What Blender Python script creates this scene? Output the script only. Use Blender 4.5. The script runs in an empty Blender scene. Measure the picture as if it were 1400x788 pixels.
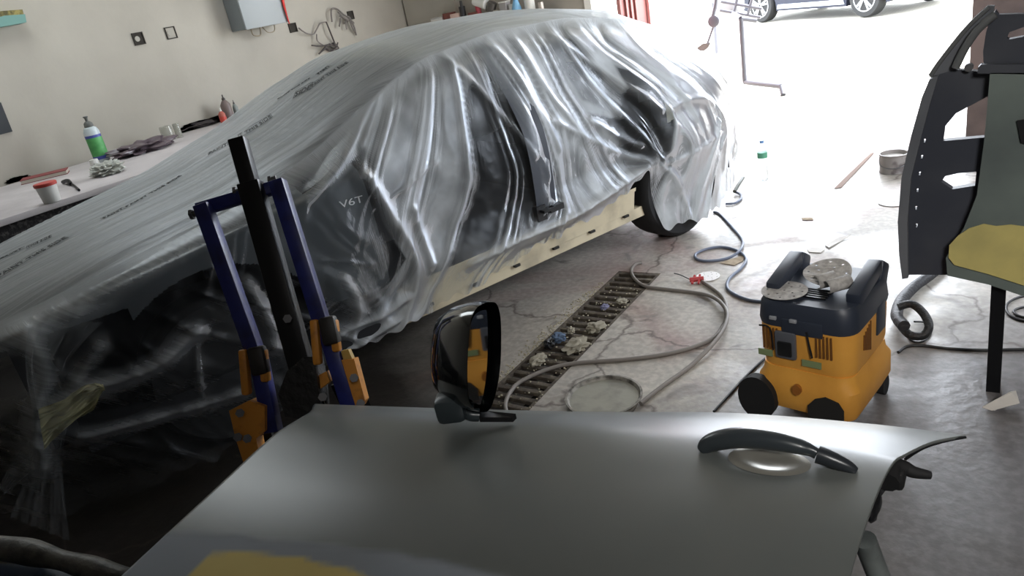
import bpy, bmesh, math, random
import numpy as np
from mathutils import Vector, Matrix
from mathutils.bvhtree import BVHTree
from mathutils.geometry import tessellate_polygon
from mathutils import noise as mnoise
S = bpy.context.scene
COL = S.collection
random.seed(4)

# ------------------------------------------------------------------ camera
CAM_H, F = 1.6, 1000.0
R = np.array([[0.827, 0.067, -0.558], [0.532, -0.412, 0.740], [-0.181, -0.909, -0.376]])
_u, _s, _v = np.linalg.svd(R); R = _u @ _v
cam = bpy.data.objects.new('camera', bpy.data.cameras.new('camera'))
COL.objects.link(cam); S.camera = cam
cam.data.sensor_width = 36.0
cam.data.lens = 36.0 * F / 1400.0
cam.data.clip_start = 0.02
M = Matrix.Identity(4)
for i in range(3):
    M[i][0] = R[i, 0]; M[i][1] = -R[i, 1]; M[i][2] = -R[i, 2]
M[2][3] = CAM_H
cam.matrix_world = M
CO = np.array([0, 0, CAM_H])

# ------------------------------------------------------------------ light
S.view_settings.view_transform = 'Standard'
S.view_settings.look = 'None'
S.view_settings.gamma = 1.0
S.view_settings.use_curve_mapping = False
S.view_settings.exposure = 1.2
w = bpy.data.worlds.new('overcast_sky'); S.world = w; w.use_nodes = True
wb = w.node_tree.nodes['Background']
wb.inputs[0].default_value = (0.86, 0.92, 1.0, 1); wb.inputs[1].default_value = 5.5
def area(name, loc, target, sx, sy, power, color=(1, 1, 1), portal=False):
    d = bpy.data.lights.new(name, 'AREA'); d.shape = 'RECTANGLE'; d.size = sx; d.size_y = sy
    d.energy = power; d.color = color
    if portal: d.cycles.is_portal = True
    o = bpy.data.objects.new(name, d); COL.objects.link(o); o.location = loc
    dr = Vector(target) - Vector(loc)
    o.rotation_euler = dr.to_track_quat('-Z', 'Y').to_euler()
    return o
area('opening_portal', (-2.07, 7.6, 1.7), (-2.07, 0, 1.7), 3.5, 3.4, 1, portal=True)
d = bpy.data.lights.new('hazy_sun', 'SUN'); d.energy = 6.0; d.angle = math.radians(25); d.color = (1, .97, .92)
sun = bpy.data.objects.new('hazy_sun', d); COL.objects.link(sun)
sun.rotation_euler = Vector((-0.35, -0.55, -0.95)).to_track_quat('-Z', 'Y').to_euler()
# added light out of view: side window portal, overhead fill over left bay
area('added_window_portal', (1.56, 4.2, 1.9), (-2, 4.2, 1.9), 1.7, 2.2, 1, portal=True)
area('overhead_fill', (-4.9, 2.5, 3.50), (-4.5, 2.5, 0), 1.0, 4.0, 30, (0.90, 0.97, 1.0))

fl_ = area('front_fill', (1.25, -.6, 2.7), (-.2, 2.6, .4), .8, .6, 4.5, (1, .98, .95)); fl_.data.spread = math.radians(62)  # unseen fill added to brighten the vacuum and door shell

# ------------------------------------------------------------------ helpers
def ray(px, py): return R @ np.array([px - 700.0, py - 394.0, F])
def onz(px, py, z=0.0):
    d = ray(px, py); return Vector(CO + d * (z - CAM_H) / d[2])
def onx(px, py, x):
    d = ray(px, py); return Vector(CO + d * x / d[0])
def ony(px, py, y):
    d = ray(px, py); return Vector(CO + d * y / d[1])
def dep(px, py, t): return Vector(CO + ray(px, py) * t / F)
def lin(c):
    r = []
    for v in c[:3]:
        v = v / 255.0
        r.append(v / 12.92 if v <= .04045 else ((v + .055) / 1.055) ** 2.4)
    return (r[0], r[1], r[2], 1)
def mat(name, rgb, rough=.6, metal=0.0, spec=.5, noise=None, bump=None, trans=0.0, alpha=1.0, coat=0.0, emit=None):
    """rgb in sRGB 0-255; noise=(scale, rgb2, lo, hi); bump=(scale, strength)"""
    m = bpy.data.materials.new(name); m.use_nodes = True
    nt = m.node_tree; b = nt.nodes['Principled BSDF']
    b.inputs['Base Color'].default_value = lin(rgb)
    b.inputs['Roughness'].default_value = rough
    b.inputs['Metallic'].default_value = metal
    b.inputs['Specular IOR Level'].default_value = spec
    b.inputs['Transmission Weight'].default_value = trans
    b.inputs['Alpha'].default_value = alpha
    b.inputs['Coat Weight'].default_value = coat
    tc = nt.nodes.new('ShaderNodeTexCoord')
    if noise:
        n = nt.nodes.new('ShaderNodeTexNoise'); n.inputs['Scale'].default_value = noise[0]; n.inputs['Detail'].default_value = 6
        nt.links.new(tc.outputs['Object'], n.inputs['Vector'])
        r = nt.nodes.new('ShaderNodeValToRGB'); r.color_ramp.elements[0].position = noise[2]; r.color_ramp.elements[1].position = noise[3]
        r.color_ramp.elements[0].color = lin(rgb); r.color_ramp.elements[1].color = lin(noise[1])
        nt.links.new(n.outputs['Fac'], r.inputs['Fac']); nt.links.new(r.outputs['Color'], b.inputs['Base Color'])
    if bump:
        n = nt.nodes.new('ShaderNodeTexNoise'); n.inputs['Scale'].default_value = bump[0]; n.inputs['Detail'].default_value = 5
        nt.links.new(tc.outputs['Object'], n.inputs['Vector'])
        bp = nt.nodes.new('ShaderNodeBump'); bp.inputs['Strength'].default_value = bump[1]; bp.inputs['Distance'].default_value = .01
        nt.links.new(n.outputs['Fac'], bp.inputs['Height']); nt.links.new(bp.outputs['Normal'], b.inputs['Normal'])
    if emit:
        b.inputs['Emission Color'].default_value = lin(emit[0]); b.inputs['Emission Strength'].default_value = emit[1]
    return m
def empty(name, loc, label=None, cat=None, group=None, rz=0.0):
    o = bpy.data.objects.new(name, None); COL.objects.link(o); o.location = loc; o.rotation_euler = (0, 0, rz)
    tag(o, label, cat, group); return o
def tag(o, label=None, cat=None, group=None, kind=None):
    if label: o['label'] = label
    if cat: o['category'] = cat
    if group: o['group'] = group
    if kind: o['kind'] = kind
    return o
class MB:
    """collects shapes (world or local coordinates) and links them as ONE mesh object"""
    def __init__(s): s.bm = bmesh.new()
    def _xf(s, geom, m):
        vs = [g for g in geom if isinstance(g, bmesh.types.BMVert)]
        bmesh.ops.transform(s.bm, matrix=m, verts=vs)
    def box(s, c, size, rot=None, bev=0.0, seg=2):
        g = bmesh.ops.create_cube(s.bm, size=1.0)
        m = Matrix.Diagonal((size[0], size[1], size[2], 1))
        if bev > 0:
            bmesh.ops.transform(s.bm, matrix=m, verts=g['verts'])
            es = list({e for v in g['verts'] for e in v.link_edges})
            r = bmesh.ops.bevel(s.bm, geom=es, offset=bev, segments=seg, affect='EDGES', profile=.5)
            vs = list({v for f in r['faces'] for v in f.verts} | {v for v in g['verts'] if v.is_valid})
            m2 = Matrix.Translation(c) @ (rot.to_4x4() if rot else Matrix.Identity(4))
            bmesh.ops.transform(s.bm, matrix=m2, verts=vs)
        else:
            m2 = Matrix.Translation(c) @ (rot.to_4x4() if rot else Matrix.Identity(4)) @ m
            bmesh.ops.transform(s.bm, matrix=m2, verts=g['verts'])
        return s
    def bar(s, a, b, w, h=None, up=(0, 0, 1), bev=0.0):
        a = Vector(a); b = Vector(b); h = h or w; d = (b - a); L = d.length; d.normalize()
        x = d.cross(Vector(up))
        if x.length < 1e-3: x = d.cross(Vector((0, 1, 0)))
        x.normalize(); z = x.cross(d)
        rot = Matrix((x, d, z)).transposed()
        return s.box((a + b) / 2, (w, L, h), rot, bev)
    def cyl(s, a, b, r, r2=None, n=20, cap=True):
        a = Vector(a); b = Vector(b); r2 = r if r2 is None else r2
        return s.loft([(a, r), (b, r2)], (b - a), n, cap)
    def loft(s, rings, axis, n=24, cap=True):
        ax = Vector(axis).normalized(); x = ax.orthogonal().normalized(); y = ax.cross(x)
        rr = []
        for c, r in rings:
            rr.append([s.bm.verts.new(Vector(c) + (x * math.cos(t) + y * math.sin(t)) * r) for t in [2 * math.pi * k / n for k in range(n)]])
        s._skin(rr, cap); return s
    def _skin(s, rr, cap):
        n = len(rr[0])
        for i in range(len(rr) - 1):
            for k in range(n):
                s.bm.faces.new((rr[i][k], rr[i][(k + 1) % n], rr[i + 1][(k + 1) % n], rr[i + 1][k]))
        if cap:
            s.bm.faces.new(list(reversed(rr[0]))); s.bm.faces.new(rr[-1])
    def lathe(s, base, prof, n=24, axis=(0, 0, 1), cap=True):
        ax = Vector(axis).normalized()
        return s.loft([(Vector(base) + ax * z, r) for r, z in prof], ax, n, cap)
    def tube(s, pts, r, n=10, smooth=6, cap=True, radii=None):
        P = catmull([Vector(p) for p in pts], smooth) if smooth else [Vector(p) for p in pts]
        rr = []; up = None
        for i, p in enumerate(P):
            d = (P[min(i + 1, len(P) - 1)] - P[max(i - 1, 0)]).normalized()
            if up is None:
                up = d.orthogonal().normalized()
            up = (up - d * up.dot(d)).normalized(); y = d.cross(up)
            rad = r if radii is None else radii(i / (len(P) - 1))
            if isinstance(rad, tuple): ra, rb = rad
            else: ra = rb = rad
            rr.append([s.bm.verts.new(p + up * math.cos(t) * ra + y * math.sin(t) * rb) for t in [2 * math.pi * k / n for k in range(n)]])
        s._skin(rr, cap); return s
    def plate(s, loops, depth):
        """loops: list of 3D point loops (outer first, then holes), extruded along the vector depth"""
        loops = [[Vector(p) for p in L] for L in loops]; dv = Vector(depth)
        tris = tessellate_polygon(loops)
        flat = [p for L in loops for p in L]
        a = [s.bm.verts.new(p) for p in flat]; b = [s.bm.verts.new(p + dv) for p in flat]
        for t in tris:
            try:
                s.bm.faces.new([a[i] for i in t]); s.bm.faces.new([b[i] for i in reversed(t)])
            except ValueError: pass
        k = 0
        for L in loops:
            n = len(L)
            for i in range(n):
                i0, i1 = k + i, k + (i + 1) % n
                s.bm.faces.new((a[i0], a[i1], b[i1], b[i0]))
            k += n
        bmesh.ops.recalc_face_normals(s.bm, faces=s.bm.faces[:]); return s
    def blob(s, c, size, amp=.3, fr=2.0, seed=0, sub=3):
        g = bmesh.ops.create_icosphere(s.bm, subdivisions=sub, radius=1.0)
        for v in g['verts']:
            k = 1 + amp * mnoise.noise(v.co * fr + Vector((seed * 7.3, seed * 1.7, 3)))
            v.co = Vector((v.co.x * k * size[0] + c[0], v.co.y * k * size[1] + c[1], v.co.z * k * size[2] + c[2]))
        return s
    def build(s, name, m, parent=None, smooth=True, mods=None, recalc=True):
        if recalc: bmesh.ops.recalc_face_normals(s.bm, faces=s.bm.faces[:])
        me = bpy.data.meshes.new(name); s.bm.to_mesh(me); s.bm.free()
        if m: me.materials.append(m)
        if smooth:
            me.shade_smooth()
            try: me.set_sharp_from_angle(angle=math.radians(38))
            except Exception: pass
        o = bpy.data.objects.new(name, me); COL.objects.link(o)
        if parent is not None:
            o.parent = parent
        return o
def wparent(o, parent):
    """parent without moving: o was built in world coordinates"""
    o.parent = parent
    o.matrix_parent_inverse = mw(parent).inverted()
    return o
def mw(o):
    m = Matrix.Translation(o.location) @ o.rotation_euler.to_matrix().to_4x4()
    if o.parent: m = mw(o.parent) @ o.matrix_parent_inverse @ m
    return m
def catmull(P, k=6):
    out = []; n = len(P)
    for i in range(n - 1):
        p0, p1, p2, p3 = P[max(i - 1, 0)], P[i], P[i + 1], P[min(i + 2, n - 1)]
        for j in range(k):
            t = j / k
            out.append(.5 * ((2 * p1) + (p2 - p0) * t + (2 * p0 - 5 * p1 + 4 * p2 - p3) * t * t + (3 * p1 - p0 - 3 * p2 + p3) * t ** 3))
    out.append(P[-1]); return out
def struct(o): o['kind'] = 'structure'; return o
def grid_mesh(name, V, mask, m, parent=None, attr=None, closeU=False):
    if attr and 'haze' in attr and 'pu' not in attr:
        attr['pu'] = np.broadcast_to(np.linspace(0, .5, V.shape[1])[None], V.shape[:2]).copy(); attr['pv'] = np.broadcast_to(np.linspace(0, .5, V.shape[0])[:, None], V.shape[:2]).copy()
    if attr and 'haze' in attr and 'sheen' not in attr: attr['sheen'] = np.full(V.shape[:2], .6)
    """V: (nu, nv, 3) numpy; mask: (nu-1, nv-1) bool faces to keep; attr: dict name->(nu,nv) float"""
    nu, nv = V.shape[:2]
    idx = np.arange(nu * nv).reshape(nu, nv)
    q = np.stack([idx[:-1, :-1], idx[1:, :-1], idx[1:, 1:], idx[:-1, 1:]], -1)[mask]
    used = np.unique(q); rem = -np.ones(nu * nv, int); rem[used] = np.arange(len(used))
    q = rem[q]; vv = V.reshape(-1, 3)[used]
    me = bpy.data.meshes.new(name)
    me.vertices.add(len(vv)); me.vertices.foreach_set('co', vv.astype(np.float32).ravel())
    me.loops.add(q.size); me.loops.foreach_set('vertex_index', q.ravel().astype(np.int32))
    me.polygons.add(len(q)); me.polygons.foreach_set('loop_start', np.arange(0, q.size, 4, dtype=np.int32))
    me.update(calc_edges=True); me.validate()
    if attr:
        for k, a in attr.items():
            at = me.attributes.new(k, 'FLOAT', 'POINT'); at.data.foreach_set('value', a.reshape(-1)[used].astype(np.float32))
    me.materials.append(m); me.shade_smooth()
    o = bpy.data.objects.new(name, me); COL.objects.link(o)
    if parent is not None: o.parent = parent
    return o
def sm(x, a, b):
    t = np.clip((x - a) / (b - a), 0, 1); return t * t * (3 - 2 * t)

# ------------------------------------------------------------------ common materials
PLASTER = mat('plaster', (178, 173, 162), .9, noise=(1.3, (162, 157, 146), .35, .7), bump=(9, .25))
DARKMETAL = mat('dark_metal', (26, 27, 30), .45, .6)
STEEL = mat('steel', (120, 122, 125), .4, .9)
BLACKPL = mat('black_plastic', (20, 21, 23), .4)
RUBBER = mat('rubber', (22, 22, 23), .75)
WHITEPL = mat('white_plastic', (215, 215, 210), .45)
BOLT = mat('dull_bolt', (96, 96, 98), .5, .3)
ORANGE = mat('orange_paint', (214, 142, 48), .5, noise=(30, (150, 90, 34), .55, .8))
BLUE = mat('blue_paint', (32, 42, 120), .4, noise=(20, (24, 30, 84), .45, .7))

# ------------------------------------------------------------------ room
YB = 7.3; XL = -6.2; XR = 1.6
def floor_material():
    m = bpy.data.materials.new('concrete_floor'); m.use_nodes = True; nt = m.node_tree; N = nt.nodes; L = nt.links
    b = N['Principled BSDF']; tc = N.new('ShaderNodeTexCoord')
    def nz(scale, detail=8, dist=0):
        n = N.new('ShaderNodeTexNoise'); n.inputs['Scale'].default_value = scale; n.inputs['Detail'].default_value = detail
        n.inputs['Distortion'].default_value = dist; L.new(tc.outputs['Object'], n.inputs['Vector']); return n.outputs['Fac']
    def ramp(src, p0, c0, p1, c1):
        r = N.new('ShaderNodeValToRGB'); r.color_ramp.elements[0].position = p0; r.color_ramp.elements[1].position = p1
        r.color_ramp.elements[0].color = c0; r.color_ramp.elements[1].color = c1; L.new(src, r.inputs['Fac']); return r.outputs['Color']
    def mix(fac, a, bb, mode='MIX'):
        x = N.new('ShaderNodeMix'); x.data_type = 'RGBA'; x.blend_type = mode
        L.new(fac, x.inputs[0]) if not isinstance(fac, float) else setattr(x.inputs[0], 'default_value', fac)
        for s_, v in ((6, a), (7, bb)):
            if isinstance(v, tuple): x.inputs[s_].default_value = v
            else: L.new(v, x.inputs[s_])
        return x.outputs[2]
    base = ramp(nz(1.1), .35, lin((168, 162, 154)), .68, lin((190, 184, 174)))
    red = ramp(nz(.9, 4, 1.0), .50, (0, 0, 0, 1), .66, (1, 1, 1, 1))
    c = mix(red, base, lin((160, 140, 134)))
    fine = ramp(nz(34, 10), .42, (.72, .72, .72, 1), .62, (1, 1, 1, 1))
    c = mix(.75, c, fine, 'MULTIPLY')
    spots = ramp(nz(5.5, 9, .6), .60, (0, 0, 0, 1), .70, (1, 1, 1, 1))
    c = mix(spots, c, lin((126, 120, 114)))
    # oily worn concrete against dusty newer screed, with painted shade front left
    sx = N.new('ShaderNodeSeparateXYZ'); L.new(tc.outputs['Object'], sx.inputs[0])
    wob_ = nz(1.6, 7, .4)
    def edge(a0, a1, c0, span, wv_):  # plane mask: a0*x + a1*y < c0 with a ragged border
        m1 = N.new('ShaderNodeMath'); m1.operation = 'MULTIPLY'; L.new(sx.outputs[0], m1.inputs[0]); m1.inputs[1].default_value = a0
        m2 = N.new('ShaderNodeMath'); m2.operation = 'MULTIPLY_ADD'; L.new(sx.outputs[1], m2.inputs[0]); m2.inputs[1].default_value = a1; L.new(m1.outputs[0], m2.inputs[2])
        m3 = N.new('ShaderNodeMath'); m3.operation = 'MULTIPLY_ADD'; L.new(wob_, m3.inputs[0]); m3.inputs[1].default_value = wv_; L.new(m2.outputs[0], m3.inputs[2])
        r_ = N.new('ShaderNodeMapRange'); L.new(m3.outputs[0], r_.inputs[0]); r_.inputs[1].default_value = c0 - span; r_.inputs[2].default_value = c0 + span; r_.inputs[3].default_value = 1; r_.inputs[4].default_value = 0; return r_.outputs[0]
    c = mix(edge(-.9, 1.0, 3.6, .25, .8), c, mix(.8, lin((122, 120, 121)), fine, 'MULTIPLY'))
    c = mix(edge(.9, 1.0, .75, .3, .9), c, mix(.5, lin((58, 54, 50)), fine, 'MULTIPLY'))  # shade in front of the car painted into the grimy floor colour
    # cracks
    v = N.new('ShaderNodeTexVoronoi'); v.feature = 'DISTANCE_TO_EDGE'; v.inputs['Scale'].default_value = .55
    wn = N.new('ShaderNodeTexNoise'); wn.inputs['Scale'].default_value = 2.6; wn.inputs['Detail'].default_value = 6; L.new(tc.outputs['Object'], wn.inputs['Vector'])
    ad = N.new('ShaderNodeMix'); ad.data_type = 'RGBA'; ad.blend_type = 'ADD'; ad.inputs[0].default_value = .55
    L.new(tc.outputs['Object'], ad.inputs[6]); L.new(wn.outputs['Color'], ad.inputs[7]); L.new(ad.outputs[2], v.inputs['Vector'])
    ck = ramp(v.outputs['Distance'], .001, (.8, .8, .8, 1), .007, (0, 0, 0, 1))
    c = mix(ck, c, lin((84, 74, 70)))
    L.new(c, b.inputs['Base Color'])
    # damp, worn-smooth patches are glossier
    ro = ramp(nz(2.2, 9, .8), .40, (.30, .30, .30, 1), .62, (.62, .62, .62, 1)); L.new(ro, b.inputs['Roughness'])
    bp = N.new('ShaderNodeBump'); bp.inputs['Strength'].default_value = .35; bp.inputs['Distance'].default_value = .010
    h = mix(.5, nz(26, 10), nz(5, 8)); hh = mix(.0, h, (0, 0, 0, 1))
    L.new(hh, bp.inputs['Height']); L.new(bp.outputs['Normal'], b.inputs['Normal'])
    return m
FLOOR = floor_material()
DX0, DX1, DY0, DY1 = -1.84, -1.585, 0.6, 3.47
fl = MB()
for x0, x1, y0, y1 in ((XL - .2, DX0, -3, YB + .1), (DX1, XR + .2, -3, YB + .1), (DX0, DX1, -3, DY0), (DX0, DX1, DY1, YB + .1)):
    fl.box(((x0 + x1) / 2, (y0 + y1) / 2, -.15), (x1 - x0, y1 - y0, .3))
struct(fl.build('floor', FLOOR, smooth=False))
tr = MB(); tr.box(((DX0 + DX1) / 2, (DY0 + DY1) / 2, -.26), (DX1 - DX0, DY1 - DY0, .1))
struct(tr.build('trim_1', mat('drain_mud', (38, 34, 30), .9, bump=(20, .8)), smooth=False))
wl = MB()
wl.box((XL - .1, 2.2, 1.8), (.2, 10.4, 3.6))
wall_left = struct(wl.build('wall_left', PLASTER, smooth=False))
MASON = mat('masonry_pier', (112, 96, 90), .9, noise=(3, (92, 80, 76), .4, .6), bump=(12, .4))
wb_ = MB(); wb_.box(((XL - .2 - 3.8) / 2, YB + .15, 1.8), (XL * -1 + .2 - 3.8, .3, 3.6)); wb_.box((-2.05, YB + .15, 3.45), (3.5, .3, .3))
struct(wb_.build('wall_back', mat('plaster_back', (166, 160, 150), .9, noise=(1.5, (150, 144, 134), .4, .7), bump=(8, .2)), smooth=False))
wp = MB(); wp.box((-5.8, YB - .06, 1.8), (.75, .14, 3.6)); struct(wp.build('trim_2', PLASTER, smooth=False))
wr = MB(); wr.box((-.31 + .3, 6.75, 1.8), (.6, 1.3, 3.6)); struct(wr.build('wall_right', MASON, smooth=False))
wr2 = MB(); wr2.box((1.7, .15, 1.8), (.2, 6.4, 3.6)); wr2.box((1.7, 6.2, 1.8), (.2, 2.3, 3.6)); wr2.box((1.7, 4.2, .4), (.2, 1.7, .8)); wr2.box((1.7, 4.2, 3.3), (.2, 1.7, .6)); wr2.box((.9, YB + .15, 1.8), (1.5, .3, 3.6)); struct(wr2.build('wall_side', MASON, smooth=False))  # window gap in this unseen wall added to light the car side
wq = MB(); wq.box((1.0, 3.22, 1.8), (1.25, .12, 3.6)); struct(wq.build('wall_light_blocker', MASON, smooth=False))  # unseen wall added to keep window light off the front floor
wn = MB()
for yy in (3.37, 5.03): wn.box((1.7, yy, 1.9), (.05, .05, 2.2))
for zz in (.82, 2.98): wn.box((1.7, 4.2, zz), (.05, 1.7, .05))
struct(wn.build('added_window_1', WHITEPL, smooth=False))  # frame of the added, unseen side window
wf = MB(); wf.box((-2.25, -3.05, 1.8), (8.2, .2, 3.6)); struct(wf.build('wall_front', mat('plaster_dim', (120, 114, 106), .9), smooth=False))
ce = MB(); ce.box((-2.25, 2.2, 3.66), (8.2, 10.6, .12)); struct(ce.build('ceiling', mat('ceiling_plaster', (170, 166, 158), .9), smooth=False))

# outside ground
def paving():
    m = mat('yard_paving', (196, 192, 182), .85, noise=(.8, (180, 174, 160), .4, .7), bump=(6, .4))
    nt = m.node_tree; N = nt.nodes; L = nt.links; b = N['Principled BSDF']
    src = b.inputs['Base Color'].links[0].from_socket
    tc = N.new('ShaderNodeTexCoord'); br = N.new('ShaderNodeTexBrick'); br.inputs['Scale'].default_value = 4.5
    br.inputs['Color1'].default_value = (1, 1, 1, 1); br.inputs['Color2'].default_value = (.93, .93, .93, 1); br.inputs['Mortar'].default_value = (.72, .74, .66, 1)
    L.new(tc.outputs['Object'], br.inputs['Vector'])
    x = N.new('ShaderNodeMix'); x.data_type = 'RGBA'; x.blend_type = 'MULTIPLY'; x.inputs[0].default_value = 1
    L.new(src, x.inputs[6]); L.new(br.outputs['Color'], x.inputs[7]); L.new(x.outputs[2], b.inputs['Base Color'])
    return m
g = MB(); g.box((-3, YB + .1 + 20, -.16), (50, 40, .3)); struct(g.build('ground', paving(), smooth=False))

# ------------------------------------------------------------------ the covered car
CX = np.array([-1.67, 3.93]); UU = np.array([.335, .942]); LL = np.array([-.942, .335])
UU /= np.linalg.norm(UU); LL = np.array([-UU[1], UU[0]])
def carw(s, t, z):
    s, t, z = np.broadcast_arrays(np.asarray(s, float), np.asarray(t, float), np.asarray(z, float))
    return np.stack([CX[0] + UU[0] * s + LL[0] * t, CX[1] + UU[1] * s + LL[1] * t, z], -1)
def I(s, tab):
    x = [a for a, b in tab]; y = [b for a, b in tab]; return np.interp(s, x, y)
def smooth1(s, tab, k=.10):
    return sum(I(s + d * k, tab) for d in (-1, -.5, 0, .5, 1)) / 5
ZT_FILM = [(-3.75, .52), (-3.6, .74), (-3.4, .84), (-3.2, .89), (-2.9, .95), (-2.4, 1.04), (-2.0, 1.16), (-1.6, 1.33), (-1.32, 1.43), (-.9, 1.475), (-.4, 1.46), (0, 1.39), (.35, 1.25), (.6, 1.12), (.78, 1.03), (.86, .93), (.92, .6), (.95, .3)]
ZT_BODY = [(-3.75, .50), (-3.6, .70), (-3.4, .80), (-2.9, .92), (-2.4, .98), (-2.1, 1.0), (-1.95, 1.05), (-1.6, 1.26), (-1.32, 1.405), (-.9, 1.45), (-.4, 1.435), (0, 1.365), (.35, 1.225), (.6, 1.09), (.75, 1.0), (.83, .9), (.88, .6), (.90, .3)]
ZB = [(-3.75, .45), (-3.6, .66), (-3.3, .80), (-2.9, .88), (-2.5, .92), (-1.9, .965), (-.9, .95), (0, .93), (.6, .90), (.8, .80), (.88, .55), (.95, .28)]
TR = [(-3.75, .2), (-2.1, .13), (-1.95, .16), (-1.35, .27), (.2, .28), (.6, .20), (.95, .25)]
TAPER = [(-3.75, .70), (-3.5, .86), (-3.1, .97), (-2.8, 1.0), (.2, 1.0), (.5, .97), (.7, .90), (.85, .80), (.95, .70)]
def sections(s, zt, off=0.0):
    """control knots for stations s: arrays (ns, 12) of t and z"""
    zt = smooth1(s, zt, .05); zb = smooth1(s, ZB, .05) ; tr = smooth1(s, TR); tp = smooth1(s, TAPER, .04)
    zr = zt - .055 - .02 * sm(s, -2.1, -1.3) + off * 0
    zb = np.minimum(zb, zr - .02)
    zm = np.minimum(.60, zb * .75); zs = np.minimum(.28, zm * .6)
    T = [1.80 + 0 * s, 1.86 + 0 * s, 1.84 + 0 * s, 1.86 - tr, 1.86 - tr - .16, .93 + 0 * s, tr + .16, tr, .02 + 0 * s, 0 * s, .06 + 0 * s, .05 + 0 * s]
    Z = [zs, zm, zb, zr, zt - .02, zt + .008, zt - .02, zr, zb, zm, zs, 0 * s + .0]
    T = np.stack(T, 1); Z = np.stack(Z, 1)
    T = .93 + (T - .93) * (tp[:, None] + off / .93); Z = Z + off * np.array([0, 0, .3, .7, 1, 1, 1, .7, .3, 0, 0, 0])
    return T, Z
def eval_sec(K, w):
    """Catmull-Rom across the knots; K (ns,12), w (nw,) or (ns,nw)"""
    ns, nk = K.shape
    w = np.broadcast_to(w, (ns, np.shape(w)[-1])); i = np.clip(np.floor(w).astype(int), 0, nk - 2); t = w - i
    r = np.arange(ns)[:, None]
    g = lambda j: K[r, np.clip(j, 0, nk - 1)]
    p0, p1, p2, p3 = g(i - 1), g(i), g(i + 1), g(i + 2)
    m1 = .38 * (p2 - p0); m2 = .38 * (p3 - p1)
    return (2 * t**3 - 3 * t**2 + 1) * p1 + (t**3 - 2 * t**2 + t) * m1 + (-2 * t**3 + 3 * t**2) * p2 + (t**3 - t**2) * m2

car = empty('car', (float(carw(-1.3, .93, 0)[0]), float(carw(-1.3, .93, 0)[1]), 0), 'sedan stripped of its doors for repainting, standing under clear plastic film', 'car')
GREYPAINT = mat('car_grey_paint', (78, 84, 88), .35, coat=.3)
PRIMER = mat('cream_primer', (206, 194, 166), .65, noise=(5, (150, 140, 120), .52, .8))
WHITEPAINT = mat('pale_roof_paint', (196, 194, 176), .5, noise=(2, (176, 174, 160), .4, .7))
DKIN = mat('dark_interior', (30, 31, 34), .8)
GLASSD = mat('dark_windscreen', (28, 32, 34), .12, spec=.6)
sv = np.arange(-3.74, .895, .01)
wv = np.concatenate([np.linspace(0, 7, 106), np.linspace(7, 10, 151)[1:]])
Tk, Zk = sections(sv, ZT_BODY)
BT = eval_sec(Tk, wv); BZ = eval_sec(Zk, wv)
BV = carw(sv[:, None], BT, BZ)
sc_ = (sv[:-1] + sv[1:]) / 2; SC = np.broadcast_to(sc_[:, None], (len(sv) - 1, len(wv) - 1))
WC = np.broadcast_to(((wv[:-1] + wv[1:]) / 2)[None], SC.shape); ZC = (BZ[:-1, :-1] + BZ[1:, 1:]) / 2
def arch(cs, r, cz=.34): return (SC - cs) ** 2 + (ZC - cz) ** 2 < r * r
near = WC > 7.0; top = (WC >= 3.0) & (WC <= 7.0)
anyarch = arch(-2.62, .44) | arch(.14, .40)
fender = near & (SC < -1.87) & (WC > 7.0) & (ZC > .30) & ~arch(-2.62, .46, .36) & ~((SC < -2.9) & (ZC < .78))
panels = {
 'hood': (top & (SC < -2.1), GREYPAINT), 'windshield': (top & (SC >= -2.1) & (SC < -1.34) & (WC > 3.1) & (WC < 6.9), GLASSD),
 'roof': (top & (SC >= -1.34) & (SC < .1), WHITEPAINT), 'rear_window': (top & (SC >= .1) & (SC < .52) & (WC > 3.15) & (WC < 6.85), GLASSD),
 'trunk_lid': (top & (SC >= .52), WHITEPAINT), 'front_fender': (fender, GREYPAINT),
 'rear_quarter_panel': (near & (((SC > .02) & (WC > 8)) | ((SC > .10) & (WC <= 8))) & ~arch(.14, .40) & (ZC > .3), WHITEPAINT),
 'rocker_panel': (near & (SC > -1.84) & (SC < -.12) & (WC > 8) & (ZC < .42) & ~anyarch, PRIMER),
 'center_pillar': (near & (WC < 9.6) & (np.abs(SC + .93) < .065) & (ZC > .40), mat('dark_primer', (62, 66, 74), .6)),
 'windshield_pillar': ((((WC > 6.9) & (WC < 7.25)) | ((WC > 2.8) & (WC < 3.1))) & (SC >= -2.1) & (SC < .5), mat('pillar_paint', (120, 118, 108), .5)),
 'far_side_panel': ((WC < 3.0) & ~((SC > -1.9) & (SC < .2) & (WC > 2)), GREYPAINT),
 'far_side_window': ((WC < 2.8) & (SC > -1.9) & (SC < .2) & (WC >= 2), mat('dark_side_glass', (14, 16, 18), .25)),
}
for k, (mk, mm) in panels.items():
    wparent(grid_mesh(k, BV, mk, mm), car)
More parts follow.
